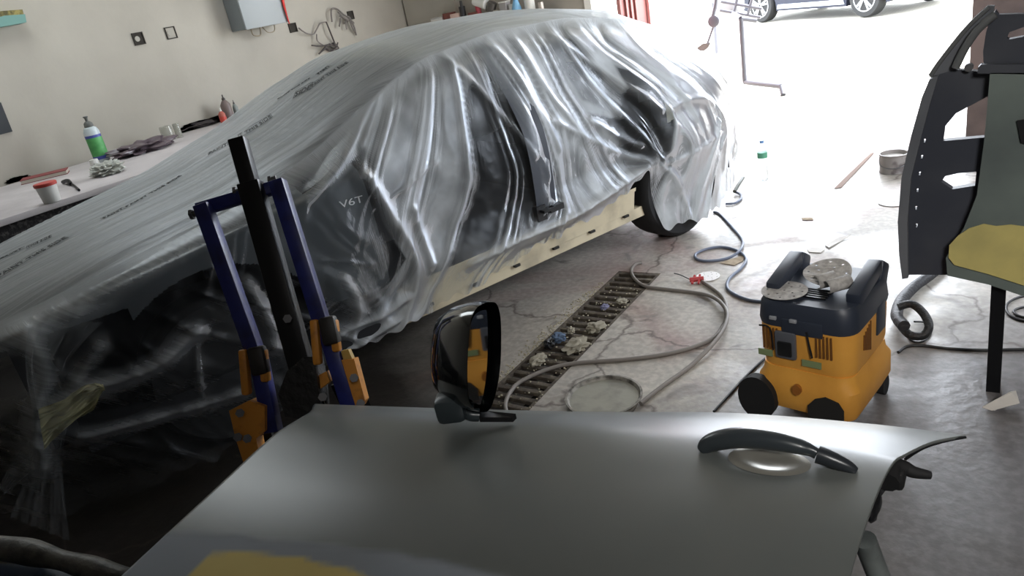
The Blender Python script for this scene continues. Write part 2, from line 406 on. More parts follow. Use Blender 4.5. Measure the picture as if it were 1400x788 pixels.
# cabin floor and bulkheads, all dark
cb = MB()
def cbox(s0, s1, t0, t1, z0, z1, m=None):
    P = [Vector(carw(s, t, z)) for z in (z0, z1) for s, t in ((s0, t0), (s1, t0), (s1, t1), (s0, t1))]
    vs = [cb.bm.verts.new(p) for p in P]
    for f in ((0, 1, 2, 3), (4, 5, 6, 7), (0, 1, 5, 4), (1, 2, 6, 5), (2, 3, 7, 6), (3, 0, 4, 7)): cb.bm.faces.new([vs[i] for i in f])
cbox(-3.2, .7, .12, 1.74, .26, .34); cbox(-1.98, -1.9, .1, 1.76, .3, .95); cbox(.22, .3, .3, 1.6, .34, 1.05); cbox(-3.3, -3.2, .2, 1.6, .3, .75)
cbox(-2.2, -1.95, .02, .10, .25, .80); cbox(-.3, -.26, .1, 1.75, .3, .62); cbox(-1.9, .2, 1.66, 1.72, .3, .98); cbox(-.3, .25, .3, 1.6, .60, .64); cbox(.02, .7, .2, 1.66, .84, .90); cbox(.66, .70, .35, 1.5, .3, .84); cbox(.2, .6, 1.60, 1.66, .3, .86)
wparent(cb.build('cabin_floor', DKIN, smooth=False), car)
cb = MB(); cbox(-1.93, -1.62, .2, 1.66, .6, .93); wparent(cb.build('dashboard', DKIN, smooth=False), car)
# rocker: pinch flange with dark clips
cb = MB(); cbox(-2.15, -.16, .07, .12, .225, .285); wparent(cb.build('sill_flange', PRIMER, smooth=False), car)
for k in range(6):
    cb = MB(); a = -1.70 + k * .27; cbox(a, a + .035, .048, .075, .267, .28); wparent(cb.build('sill_clip', BLACKPL, smooth=False), car)
cb = MB(); cbox(-1.0, -.94, -.005, .03, .47, .55); cbox(-.93, -.84, -.03, .03, .50, .53); cbox(-.98, -.9, -.04, .0, .515, .53)
wparent(cb.build('door_hinge', BLACKPL, smooth=False), car)
RIMD = mat('dark_rim', (34, 35, 37), .6)  # even dark colour for the wheel rims
def wheel(cs, ct=.03, rr=.33, wd=.22, far=False):
    nrm = Vector((*LL, 0)); c = Vector(carw(cs, ct, rr)); root = empty('wheel', (0, 0, 0))
    m = MB(); prof = [(rr * .66, 0), (rr * .92, 0), (rr * .985, .02), (rr, .05), (rr, wd - .05), (rr * .985, wd - .02), (rr * .92, wd), (rr * .66, wd)]
    m.loft([(c + nrm * z, r) for r, z in prof], nrm, 48); ty = m.build('tyre', RUBBER)
    m = MB(); m.loft([(c + nrm * .005, rr * .66), (c + nrm * .0, rr * .62), (c + nrm * .05, rr * .60)], nrm, 40)
    m.loft([(c + nrm * .03, rr * .60), (c + nrm * .02, rr * .2), (c + nrm * .01, .05)], nrm, 40)
    for k in range(0):
        a = 2 * math.pi * k / 5; dd = Vector((*UU, 0)) * math.cos(a) + Vector((0, 0, 1)) * math.sin(a)
        m.bar(c + nrm * .01 + dd * .03, c + nrm * .0 + dd * rr * .62, .06, .03, up=nrm)
    ri = m.build('rim', RIMD)
    root.location = c; 
    for o in (ty, ri): wparent(o, root)
    wparent(root, car)
    return root
wheel(.14); wheel(-2.62, .16)
wheel(.14, 1.60); wheel(-2.62, 1.58)

# ------------------------------------------------------------------ the masking film
def side_sz(px, py, t=.10):
    d = ray(px, py); o = CX; k = (t + o @ LL) / (d[:2] @ LL); p = CO + d * k
    return (p[:2] - o) @ UU, p[2]
LINES = [
 [(545, 80), (505, 165), (455, 250), (420, 330)], [(590, 90), (560, 150), (520, 230), (500, 300), (500, 360)],
 [(625, 80), (615, 200), (600, 290), (560, 400)], [(650, 70), (660, 190), (670, 260), (600, 400)], [(675, 62), (720, 190), (745, 280), (680, 390)],
 [(700, 52), (750, 170), (765, 270), (760, 300)], [(730, 42), (765, 180), (775, 250), (790, 300)], [(765, 40), (800, 150), (850, 205), (885, 222)],
 [(800, 42), (870, 130), (890, 205), (893, 235), (905, 320)], [(850, 48), (930, 130), (950, 200), (930, 320)], [(900, 60), (975, 150), (980, 220), (965, 310)]]
def dense(pl, t=.10):
    P = [Vector((*side_sz(x, y, t), 0)) for x, y in pl]; P = catmull(P, 4); return np.array([(p.x, p.y) for p in P])
LV = [dense(l) for l in LINES]
def seg_d2(P, X, Y):
    best = np.full(X.shape, 9.0, np.float32); X = X.astype(np.float32); Y = Y.astype(np.float32)
    for a, b in zip(P[:-1], P[1:]):
        d = b - a; L2 = float(d @ d) + 1e-12; t = np.clip(((X - a[0]) * d[0] + (Y - a[1]) * d[1]) / L2, 0, 1)
        best = np.minimum(best, (X - a[0] - t * d[0]) ** 2 + (Y - a[1] - t * d[1]) ** 2)
    return best
HEM = [(-3.75, .30), (-3.45, .10), (-3.2, .06), (-2.8, .06), (-2.45, .14), (-2.2, .24), (-2.0, .24), (-1.86, .24), (-1.78, .25), (-1.5, .262), (-1.2, .30), (-1.0, .34), (-.5, .38), (-.2, .50), (-.16, .46), (-.1, .12), (.1, .10), (.4, .08), (.6, .10), (.95, .12)]
fs = np.arange(-3.72, .93, .0075)
wt = np.linspace(1.4, 7, 250); nvs = 210
Tk, Zk = sections(fs, ZT_FILM, .012)
FT = eval_sec(Tk, wt); FZ = eval_sec(Zk, wt)
# side part: from rail (knot 7) to hem, parametrised by height
v = np.linspace(0, 1, nvs)[1:]
wfull = np.linspace(7, 11, 160)
Tf = eval_sec(Tk, wfull); Zf = eval_sec(Zk, wfull)
hem = smooth1(fs, HEM, .02) + .012 * np.sin(fs * 23) + .01 * np.sin(fs * 61 + 1)
ST = np.zeros((len(fs), nvs - 1)); SZ = ST.copy()
for i in range(len(fs)):
    z0 = Zf[i, 0]; h_ = min(hem[i], z0 - .05); z = z0 + (h_ - z0) * v
    SZ[i] = z; ST[i] = np.interp(-z, -Zf[i], Tf[i])
rng = np.random.RandomState(7)
def noise1(x, seed, n=900, scale=1.0):
    r = np.random.RandomState(seed).rand(n); x = np.asarray(x) * scale; i = np.floor(x).astype(int); f = x - i; f = f * f * (3 - 2 * f)
    return r[i % n] * (1 - f) + r[(i + 1) % n] * f
def noise2(x, y, seed):
    r = np.random.RandomState(seed).rand(256, 256); xi = np.floor(x).astype(int); yi = np.floor(y).astype(int)
    fx = x - xi; fy = y - yi; fx = fx * fx * (3 - 2 * fx); fy = fy * fy * (3 - 2 * fy)
    a = r[xi % 256, yi % 256]; b = r[(xi + 1) % 256, yi % 256]; c = r[xi % 256, (yi + 1) % 256]; d2 = r[(xi + 1) % 256, (yi + 1) % 256]
    return (a * (1 - fx) + b * fx) * (1 - fy) + (c * (1 - fx) + d2 * fx) * fy
def ridged(x, seed, scale):
    n = noise1(x, seed, scale=scale); return (1 - np.abs(2 * n - 1)) ** 3.0
GS = np.broadcast_to(fs[:, None], SZ.shape)
# phase: which fold line passes here
num = np.zeros(SZ.shape); den = np.zeros(SZ.shape)
for k, P in enumerate(LV):
    dmin = seg_d2(P, GS, SZ)
    wgt = 1.0 / (dmin + .0008) ** 1.5; num += wgt * k; den += wgt
PH = num / den
doorz = sm(GS, -2.05, -1.8)
zrail = SZ[:, :1] * 0 + Zf[:, :1]
drop = zrail - SZ
PH2 = PH + .10 * (noise2(GS * 6 + 40, SZ * 3, 3) - .5)
pleat = .022 * ridged(PH2, 11, 3.2) + .011 * ridged(PH2, 12, 8.0) + .006 * ridged(PH2, 13, 15.0) * (.4 + .6 * (1 - sm(drop, .15, .5)))
pleat *= sm(drop, .0, .10) * (.25 + .75 * doorz)
crink = .0035 * (1 - np.abs(2 * noise2(GS * 9 + SZ * 3 + 9, SZ * 9 - GS * 4 + 50, 5) - 1)) + .0018 * (1 - np.abs(2 * noise2(GS * 24 + SZ * 9, SZ * 22 + 70, 6) - 1)) + .0008 * noise2(GS * 60, SZ * 60 + 40, 8)
# fender / front wheel area: slack film, long diagonal creases
fr = 1 - doorz
diag = GS * .9 + SZ * 1.0
pleatf = .020 * ridged(diag + .08 * noise2(GS * 3 + 30, SZ * 3 + 30, 14), 21, 6.0) + .009 * ridged(diag * 1.3 - SZ * .8 + .1 * noise2(GS * 5 + 30, SZ * 5 + 30, 15), 22, 15.0)
edgep = ridged(GS * 1.0 - SZ * .55 + 40, 23, 17.0) * np.exp(-((drop - .13) / .09) ** 2) * .022
disp = pleat + crink * (.35 + .65 * sm(drop, .1, .5)) + fr * (pleatf * sm(drop, .1, .3) + edgep * (GS < -2.15))
# hand-placed ridges (from, through, to), height, width
RID = [
 ([(580, 78), (520, 150), (475, 215), (415, 275)], .030, .014), ([(565, 85), (530, 150), (500, 200)], .02, .010),
 ([(495, 240), (530, 300), (560, 350), (562, 400), (545, 455)], .035, .022), ([(562, 400), (520, 430), (470, 450), (440, 470)], .035, .018),
 ([(555, 430), (500, 465), (462, 488)], .03, .016), ([(560, 285), (575, 330), (585, 360)], .03, .014),
 ([(885, 222), (830, 262), (770, 300), (700, 330), (640, 360)], .035, .018), ([(885, 222), (850, 212), (810, 192), (760, 165)], .02, .014),
 ([(762, 195), (765, 240), (770, 290)], .02, .010), ([(745, 215), (740, 290), (690, 350)], .015, .012),
 ([(700, 60), (735, 130), (765, 205)], .03, .016), ([(735, 50), (760, 120), (800, 190)], .02, .012), ([(640, 75), (690, 150), (725, 215)], .02, .010),
 ([(785, 45), (850, 110), (890, 150)], .02, .014), ([(810, 165), (850, 190), (870, 200)], .02, .012),
 ([(893, 225), (920, 215), (960, 190), (985, 180)], .015, .012), ([(893, 225), (915, 245), (930, 280), (940, 315)], .02, .012), ([(975, 165), (950, 250), (935, 315)], .025, .012), ([(990, 185), (968, 250), (948, 312)], .02, .012),
 ([(900, 150), (930, 135), (965, 140), (990, 175), (998, 230)], .02, .02), ([(893, 225), (905, 190), (903, 150)], .02, .010),
 ([(20, 440), (60, 500), (45, 580), (60, 650)], .04, .03), ([(130, 470), (100, 520), (60, 600)], .03, .03),
 ([(60, 560), (110, 530), (200, 500), (262, 450)], .04, .03), ([(110, 600), (220, 570), (330, 535)], .03, .02), ([(330, 380), (360, 430), (372, 470)], .03, .02),
 ([(460, 375), (485, 420), (480, 455)], .03, .02), ([(240, 440), (265, 450), (268, 520), (290, 560)], .02, .008),
 ([(465, 310), (480, 322), (490, 328)], .014, .006), ([(450, 330), (470, 345)], .012, .006), ([(430, 352), (470, 355), (500, 360)], .014, .006), ([(500, 285), (560, 250), (600, 222)], .012, .006),
]
RD = np.zeros(SZ.shape)
for pl, hgt, wid in RID:
    P = dense(pl, .03)
    dmin = seg_d2(P, GS, SZ)
    RD = np.maximum(RD, hgt * np.exp(-(np.sqrt(dmin + (wid * .5) ** 2) - wid * .5) / wid))
disp = disp + RD
# over the open doorways the film sags inwards, at the knot it is pulled tight
sag = .07 * sm(GS, -1.85, -1.5) * (1 - sm(GS, -.35, -.1)) * sm(drop, .08, .4) * (1 - .75 * np.exp(-((GS + .93) / .09) ** 2))
sag += .05 * sm(GS, -3.15, -2.9) * (1 - sm(GS, -2.35, -2.2)) * sm(drop, .25, .45)
belly = .05 * np.exp(-((GS - .2) / .25) ** 2) * sm(drop, .4, .7)
for _ in range(2):
    disp = np.pad(disp, 1, mode='edge'); disp = (disp[:-2] + 2 * disp[1:-1] + disp[2:]) / 4; disp = (disp[:, :-2] + 2 * disp[:, 1:-1] + disp[:, 2:]) / 4
sag *= sm(SZ, .43, .62)
ST2 = ST - disp + sag - belly
# top part creases run along the car
PT = FT + .05 * noise2(fs[:, None] * 1.5 + 20, FT * 3 + 20, 31) + .16 * (fs[:, None] + 1) * .35
topd = .006 * ridged(PT + 5, 41, 13.0) + .003 * ridged(PT + 9, 42, 30.0)
topd *= .35 + .65 * (1 - sm(fs[:, None], -1.5, -1.2))
TZ = FZ + topd
FTall = np.concatenate([FT, ST2], 1); FZall = np.concatenate([TZ, SZ], 1)
FV = carw(fs[:, None], FTall, FZall)
# how milky each bit of film is: layers and crumpling make it cloudier
def blobs(BL, base, tval=.05):
    num = np.full(SZ.shape, base * 1.0); den = np.ones(SZ.shape)
    for px, py, rx, ry, val, wt_ in BL:
        s0, z0 = side_sz(px, py, tval); sx = abs(side_sz(px + rx, py, tval)[0] - s0) + .02; sz = abs(side_sz(px, py + ry, tval)[1] - z0) + .02
        # photo columns lean along the car side; measure distance in (s, z) sheared to follow it
        g_ = np.exp(-(((GS - s0) / sx) ** 2 + ((SZ - z0) / sz) ** 2)) * wt_
        num += g_ * val; den += g_
    return num / den
BL = [(590, 180, 40, 60, .78, 8), (570, 250, 45, 50, .74, 7), (620, 120, 40, 40, .6, 4), (690, 230, 40, 60, .08, 9), (665, 260, 30, 40, .12, 5), (735, 90, 25, 50, .8, 5), (755, 150, 16, 45, .9, 8),
      (700, 130, 20, 40, .25, 4), (830, 125, 30, 30, .55, 5), (790, 80, 20, 20, .3, 3), (815, 90, 14, 20, .25, 4), (868, 180, 16, 40, .10, 8), (800, 245, 35, 35, .62, 7), (780, 200, 15, 25, .8, 5),
      (940, 110, 35, 45, .9, 9), (985, 130, 20, 60, .8, 6), (945, 230, 30, 60, .8, 8), (915, 270, 18, 40, .30, 5), (985, 250, 20, 60, .7, 6), (840, 240, 30, 20, .4, 3),  # tail made milkier to stand in for doorway glare
      (450, 290, 60, 35, .04, 12), (390, 320, 50, 30, .06, 8), (520, 340, 30, 50, .12, 6), (565, 320, 20, 30, .75, 6), (550, 400, 18, 40, .65, 6), (500, 460, 50, 15, .6, 5), (470, 400, 25, 35, .35, 3),
      (620, 370, 50, 25, .38, 5), (720, 320, 50, 20, .35, 5), (560, 440, 20, 30, .6, 4), (650, 388, 50, 14, .22, 9), (790, 325, 50, 12, .25, 7),
      (300, 345, 120, 25, .08, 6), (200, 340, 120, 25, .42, 5), (100, 380, 90, 20, .5, 5), (100, 540, 50, 30, .20, 8), (250, 470, 120, 50, .02, 30), (250, 560, 140, 40, .04, 30), (400, 430, 60, 50, .05, 20), (60, 680, 50, 40, .06, 20), (170, 660, 90, 40, .02, 20), (330, 580, 80, 40, .05, 20), (20, 500, 60, 90, .03, 20)]
haze_s = blobs(BL, .42)
haze_s = haze_s * .8 + .42 * (pleat / .026 - .35) * doorz * sm(drop, .03, .12) + RD / .035 * .42
haze_s *= .75 + .5 * noise2(GS * 14, SZ * 14 + 60, 55)
def poly_mask(pts, soft=.012):
    Q = [side_sz(x, y, .05) for x, y in pts]; ins = np.zeros(SZ.shape, bool); n = len(Q)
    for i in range(n):
        (x0, y0), (x1, y1) = Q[i], Q[(i + 1) % n]
        if y0 != y1: ins ^= ((SZ > y0) != (SZ > y1)) & (GS < (x1 - x0) * (SZ - y0) / (y1 - y0) + x0)
    dd_ = np.sqrt(seg_d2(np.array(Q + [Q[0]]), GS, SZ)); return np.where(ins, sm(dd_, 0, soft), 0)
fm = poly_mask([(60, 395), (150, 335), (250, 305), (400, 270), (492, 240), (512, 300), (545, 350), (520, 395), (440, 362), (300, 385), (100, 420)])
haze_s = haze_s * (1 - fm) + fm * (.05 + RD * 9)
for pts, hv in (([(845, 85), (870, 95), (898, 118), (903, 160), (900, 205), (892, 226), (858, 208), (815, 175), (800, 150), (845, 160), (850, 120)], .05),
                ([(690, 160), (722, 185), (745, 218), (754, 285), (700, 300), (645, 285), (640, 220)], .08),
                ([(660, 95), (690, 150), (700, 190), (672, 180), (650, 130)], .12), ([(795, 75), (812, 80), (818, 120), (838, 160), (800, 140), (785, 100)], .22)):
    q_ = poly_mask(pts, .03); haze_s = haze_s * (1 - q_) + q_ * (hv + RD * 6 + pleat * 4)
haze_s = (haze_s - .38) * 1.3 + .36
haze_s = np.clip(haze_s + .45 * (1 - sm(drop, 0, .06 + .05 * (GS < -2))) , .03, .96)
haze_t = np.broadcast_to(.62 + 0 * fs[:, None], FT.shape) - .12 * sm(fs[:, None], -2.4, -1.8) * (1 - sm(fs[:, None], -1.6, -1.3)) + .10 * sm(fs[:, None], -.8, .4)
haze_t = np.clip(haze_t + .16 * (ridged(PT + 5, 41, 13.0) - .3) + .12 * (ridged(PT + 9, 42, 30.0) - .3) + .14 * (noise1(PT + 3, 43, scale=5.0) - .5), .2, .97)
# solid brown-grey where film overlaps the windscreen pillar
haze_t = haze_t * .88
haze_s = np.clip(haze_s * 1.15, 0, .96)
HZ = np.concatenate([haze_t, haze_s], 1)
PU = np.concatenate([PT * 1.0, PH * .2 * doorz + fr * diag * .7], 1)
PV = np.concatenate([np.broadcast_to(fs[:, None], PT.shape), SZ + 3], 1)
# taut film on top is set duller, the hanging sides are glossier
SHN = np.concatenate([np.full(FT.shape, .12), np.broadcast_to(.12 + .88 * sm(drop, .02, .14) * (.75 + .25 * sm(GS, -2.0, -1.8)) , SZ.shape)], 1)
def film_material():
    m = bpy.data.materials.new('milky_film'); m.use_nodes = True; nt = m.node_tree; N = nt.nodes; L = nt.links
    for n in list(N): N.remove(n)
    out = N.new('ShaderNodeOutputMaterial'); at = N.new('ShaderNodeAttribute'); at.attribute_name = 'haze'
    tr = N.new('ShaderNodeBsdfTransparent'); tr.inputs[0].default_value = (.97, .98, .98, 1)
    df = N.new('ShaderNodeBsdfDiffuse'); df.inputs[0].default_value = (.66, .69, .70, 1)
    tl = N.new('ShaderNodeBsdfTranslucent'); tl.inputs[0].default_value = (.62, .65, .68, 1)
    gl = N.new('ShaderNodeBsdfGlossy'); gl.inputs['Roughness'].default_value = .36; gl.inputs[0].default_value = (.75, .78, .82, 1)
    mx = N.new('ShaderNodeMixShader'); mx.inputs[0].default_value = .35; L.new(df.outputs[0], mx.inputs[1]); L.new(tl.outputs[0], mx.inputs[2])
    def A_(n_): a = N.new('ShaderNodeAttribute'); a.attribute_name = n_; return a.outputs['Fac']
    cx = N.new('ShaderNodeCombineXYZ'); L.new(A_('pu'), cx.inputs[0]); L.new(A_('pv'), cx.inputs[1])
    mpn = N.new('ShaderNodeMapping'); mpn.inputs['Scale'].default_value = (34, 1.2, 1); L.new(cx.outputs[0], mpn.inputs['Vector'])
    sn = N.new('ShaderNodeTexNoise'); sn.inputs['Scale'].default_value = 1.0; sn.inputs['Detail'].default_value = 5; sn.inputs['Roughness'].default_value = .65; L.new(mpn.outputs[0], sn.inputs['Vector'])
    ab = N.new('ShaderNodeMath'); ab.operation = 'SUBTRACT'; L.new(sn.outputs['Fac'], ab.inputs[0]); ab.inputs[1].default_value = .5
    ab2 = N.new('ShaderNodeMath'); ab2.operation = 'ABSOLUTE'; L.new(ab.outputs[0], ab2.inputs[0])
    rd = N.new('ShaderNodeMapRange'); L.new(ab2.outputs[0], rd.inputs[0]); rd.inputs[1].default_value = 0; rd.inputs[2].default_value = .11; rd.inputs[3].default_value = 1.35; rd.inputs[4].default_value = .92
    hm_ = N.new('ShaderNodeMath'); hm_.operation = 'MULTIPLY'; hm_.use_clamp = True; L.new(at.outputs['Fac'], hm_.inputs[0]); L.new(rd.outputs[0], hm_.inputs[1])
    m2 = N.new('ShaderNodeMixShader'); L.new(hm_.outputs[0], m2.inputs[0]); L.new(tr.outputs[0], m2.inputs[1]); L.new(mx.outputs[0], m2.inputs[2])
    fr_ = N.new('ShaderNodeFresnel'); fr_.inputs['IOR'].default_value = 1.33
    tc = N.new('ShaderNodeTexCoord'); nz = N.new('ShaderNodeTexNoise'); nz.inputs['Scale'].default_value = 28; nz.inputs['Detail'].default_value = 4; nz.inputs['Distortion'].default_value = 1.2
    L.new(tc.outputs['Object'], nz.inputs['Vector']); bp = N.new('ShaderNodeBump'); bp.inputs['Strength'].default_value = .25; bp.inputs['Distance'].default_value = .003
    bp0 = N.new('ShaderNodeBump'); bp0.inputs['Strength'].default_value = .3; bp0.inputs['Distance'].default_value = .006; L.new(rd.outputs[0], bp0.inputs['Height'])
    L.new(nz.outputs['Fac'], bp.inputs['Height']); L.new(bp0.outputs['Normal'], bp.inputs['Normal'])
    for n in (gl, df, fr_): L.new(bp.outputs['Normal'], n.inputs['Normal'])
    ats = N.new('ShaderNodeAttribute'); ats.attribute_name = 'sheen'; mu = N.new('ShaderNodeMath'); mu.operation = 'MULTIPLY'
    L.new(fr_.outputs[0], mu.inputs[0]); L.new(ats.outputs['Fac'], mu.inputs[1])
    m3 = N.new('ShaderNodeMixShader'); L.new(mu.outputs[0], m3.inputs[0]); L.new(m2.outputs[0], m3.inputs[1]); L.new(gl.outputs[0], m3.inputs[2])
    L.new(m3.outputs[0], out.inputs[0]); return m
FILM = film_material()
film = grid_mesh('masking_film', FV, np.ones((FV.shape[0] - 1, FV.shape[1] - 1), bool), FILM, attr={'haze': HZ, 'sheen': SHN, 'pu': PU, 'pv': PV})
tag(film, 'translucent plastic masking film draped in folds over the whole car', 'plastic film')
bvh = BVHTree.FromPolygons([tuple(p) for p in FV[::2, ::2].reshape(-1, 3)],
    [(i * FV[::2, ::2].shape[1] + j, (i + 1) * FV[::2, ::2].shape[1] + j, (i + 1) * FV[::2, ::2].shape[1] + j + 1, i * FV[::2, ::2].shape[1] + j + 1)
     for i in range(FV[::2, ::2].shape[0] - 1) for j in range(FV[::2, ::2].shape[1] - 1)])
def hit(px, py, tree):
    d = Vector(ray(px, py)).normalized(); p, n, i, t = tree.ray_cast(Vector(CO), d)
    if p is None: return None, None
    if n.dot(d) > 0: n = -n
    return p, n
def text_mesh(txt, size, extr=.0008):
    cu = bpy.data.curves.new('txt', 'FONT'); cu.body = txt; cu.size = size; cu.extrude = extr; cu.align_x = 'LEFT'
    ob = bpy.data.objects.new('txt', cu); COL.objects.link(ob); dg = bpy.context.evaluated_depsgraph_get()
    me = bpy.data.meshes.new_from_object(ob.evaluated_get(dg)); bpy.data.objects.remove(ob); return me
INK = mat('film_print_ink', (40, 44, 46), .6)
def print_on(tree, a, b, txt, h, name, m, parent, boxed=False, lift=.004):
    h = h * (1.55 if boxed or h < .03 else 1.0)
    pa, na = hit(*a, tree); pb, nb = hit(*b, tree)
    if pa is None or pb is None: return
    n = (na + nb).normalized(); x = (pb - pa); Ln = x.length; x.normalize(); y = n.cross(x).normalized()
    me = text_mesh(txt, h)
    xs = [v.co.x for v in me.vertices]; k = Ln / (max(xs) - min(xs)); x0 = min(xs)
    bmx = bmesh.new(); bmx.from_mesh(me)
    if boxed:
        X1 = max(xs) + h * .15; X0 = x0 - h * .15; th = h * .09
        for (ax, ay, bx_, by) in ((X0, -h * .2, X1, -h * .2 + th), (X0, h * .9, X1, h * .9 + th), (X0, -h * .2, X0 + th, h * .9), (X1 - th, -h * .2, X1, h * .9)):
            nseg = 14
            for q in range(nseg):
                u0 = ax + (bx_ - ax) * q / nseg; u1 = ax + (bx_ - ax) * (q + 1) / nseg
                vs = [bmx.verts.new(c) for c in ((u0, ay, 0), (u1, ay, 0), (u1, by, 0), (u0, by, 0))]; bmx.faces.new(vs)
    for v in bmx.verts:
        p = pa + x * ((v.co.x - x0) * k) + y * v.co.y + n * v.co.z
        q, nn, i, dd = tree.find_nearest(p)
        if q is not None:
            if nn.dot(n) < 0: nn = -nn
            p = p + n * ((q - p).dot(n)) + n * lift + n * v.co.z
        v.co = p
    bmx.to_mesh(me); bmx.free(); me.materials.clear(); me.materials.append(m)
    o = bpy.data.objects.new(name, me); COL.objects.link(o); o.parent = parent; return o
TXT = 'PAINT THIS SIDE'
print_on(bvh, (328, 188), (372, 161), 'T THIS SIDE', .045, 'printed_text', INK, film, True)
print_on(bvh, (286, 212), (311, 199), 'PAINT', .035, 'printed_text', INK, film, True)
print_on(bvh, (0, 380), (92, 326), TXT, .036, 'printed_text', INK, film, True)
print_on(bvh, (38, 340), (70, 325), 'THIS SIDE', .025, 'printed_text', INK, film, True)
print_on(bvh, (0, 356), (31, 341), 'PAINT', .03, 'printed_text', INK, film, True)
print_on(bvh, (428, 119), (476, 87), TXT, .036, 'printed_text', INK, film, True)
print_on(bvh, (403, 133), (424, 122), 'SIDE', .05, 'printed_text', INK, film, True)
print_on(bvh, (437, 102), (452, 91), 'PAINT', .03, 'printed_text', INK, film, True)
print_on(bvh, (380, 137), (424, 108), TXT, .014, 'printed_text', INK, film)
print_on(bvh, (143, 300), (170, 286), 'PAINT', .03, 'printed_text', INK, film, True)
print_on(bvh, (174, 284), (249, 241), TXT, .022, 'printed_text', INK, film)
# fender badge on the car
BBV = BV[:, wv > 6.5]; nb_ = BBV.shape[1]
bvc = BVHTree.FromPolygons([tuple(p) for p in BBV.reshape(-1, 3)], [(i * nb_ + j, (i + 1) * nb_ + j, (i + 1) * nb_ + j + 1, i * nb_ + j + 1) for i in range(BBV.shape[0] - 1) for j in range(nb_ - 1)])
bd = print_on(bvc, (465, 285), (497, 276), 'V6T', .042, 'fender_badge', mat('chrome', (235, 238, 240), .35, .2), None, lift=.003)
if bd: wparent(bd, car)

# twisted tail of film hanging in front of the bumper
def strip(name, A, B, m, parent, nu=40, nv=60, amp=.02, sd=1, hz=.3):
    """sheet between two 3D polylines with folds"""
    A = catmull([Vector(p) for p in A], 10); B = catmull([Vector(p) for p in B], 10)
    def samp(P, t): x = t * (len(P) - 1); i = min(int(x), len(P) - 2); return P[i].lerp(P[i + 1], x - i)
    V = np.zeros((nu, nv, 3)); H = np.zeros((nu, nv))
    for i in range(nu):
        a = samp(A, i / (nu - 1)); b = samp(B, i / (nu - 1)); n = Vector((.9, -.4, 0))
        for j in range(nv):
            f = j / (nv - 1); p = a.lerp(b, f); k = float(noise2(np.array(f * 9. + 3), np.array(i / nu * 3. + sd * 5), 70 + sd)); k2 = float(noise2(np.array(f * 26. + 3), np.array(i / nu * 4. + sd * 5), 80 + sd))
            V[i, j] = p + n * amp * (abs(2 * k - 1) + .5 * abs(2 * k2 - 1)); H[i, j] = hz * (.5 + 1.0 * k)
    return grid_mesh(name, V, np.ones((nu - 1, nv - 1), bool), m, parent, attr={'haze': H})
def sp(px, py, t=-.02):
    s_, z_ = side_sz(px, py, t); return Vector(carw(s_, t, max(z_, .01)))
strip('hanging_flap', [sp(45, 560), sp(45, 620), sp(14, 705)], [sp(100, 560), sp(85, 620), sp(95, 738)], FILM, film, sd=1, hz=.13)
strip('hanging_flap', [sp(40, 440), sp(35, 500), sp(48, 570)], [sp(140, 440), sp(90, 500), sp(96, 570)], FILM, film, sd=2, hz=.13)
strip('bunched_fold', [sp(52, 556, -.07), sp(90, 540, -.07), sp(118, 522, -.07), sp(140, 522, -.07)], [sp(60, 606, -.07), sp(92, 578, -.07), sp(122, 556, -.07), sp(142, 528, -.07)], mat('yellowed_film', (206, 204, 160), .4, alpha=.5), film, sd=3, amp=.05)
strip('hanging_flap', [sp(40, 600), sp(10, 640), sp(0, 665)], [sp(48, 640), sp(25, 660), sp(8, 675)], FILM, film, sd=4, hz=.12)

# ------------------------------------------------------------------ foreground door on its stand
door = empty('car_door', (-.65, .75, 0), 'grey car door lying outer face up in the foreground with mirror and yellow filler patch', 'car door')
rows = [  # (list of px points left->right, z)
 ([(430, 555), (600, 561), (800, 566), (1000, 568), (1180, 582), (1320, 599)], .845),
 ([(428, 558), (600, 567), (800, 572), (1000, 577), (1160, 590), (1275, 608)], .862),
 ([(424, 566), (600, 579), (800, 586), (1000, 595), (1140, 607), (1236, 626)], .880),
 ([(408, 576), (590, 600), (800, 606), (1000, 612), (1130, 622), (1222, 636)], .888),
 ([(372, 600), (560, 635), (780, 640), (980, 645), (1110, 650), (1206, 664)], .892),
 ([(290, 676), (480, 690), (720, 700), (930, 705), (1080, 708), (1186, 715)], .892),
 ([(170, 788), (380, 785), (650, 788), (880, 788), (1040, 788), (1163, 790)], .880),
 ([(40, 910), (300, 900), (600, 900), (850, 900), (1000, 900), (1140, 905)], .855),
 ([(-30, 985), (260, 985), (580, 985), (830, 985), (980, 985), (1125, 990)], .81)]
G = [[onz(x, y, z) for x, y in r] for r, z in rows]
NU, NV = 150, 130
Vd = np.zeros((NU, NV, 3))
cols = []
for r in G:
    c_ = catmull(r, 20); q_ = []
    for i in range(NU):
        x = i * (len(c_) - 1) / (NU - 1); k = min(int(x), len(c_) - 2); q_.append(c_[k].lerp(c_[k + 1], x - k))
    cols.append(q_)
for i in range(NU):
    c_ = catmull([cols[k][i] for k in range(len(rows))], 16)
    for j in range(NV): 
        x = j * (len(c_) - 1) / (NV - 1); k = min(int(x), len(c_) - 2); Vd[i, j] = c_[k].lerp(c_[k + 1], x - k)
def to_px(P):
    q = (P - CO) @ R; return 700 + F * q[..., 0] / q[..., 2], 394 + F * q[..., 1] / q[..., 2]
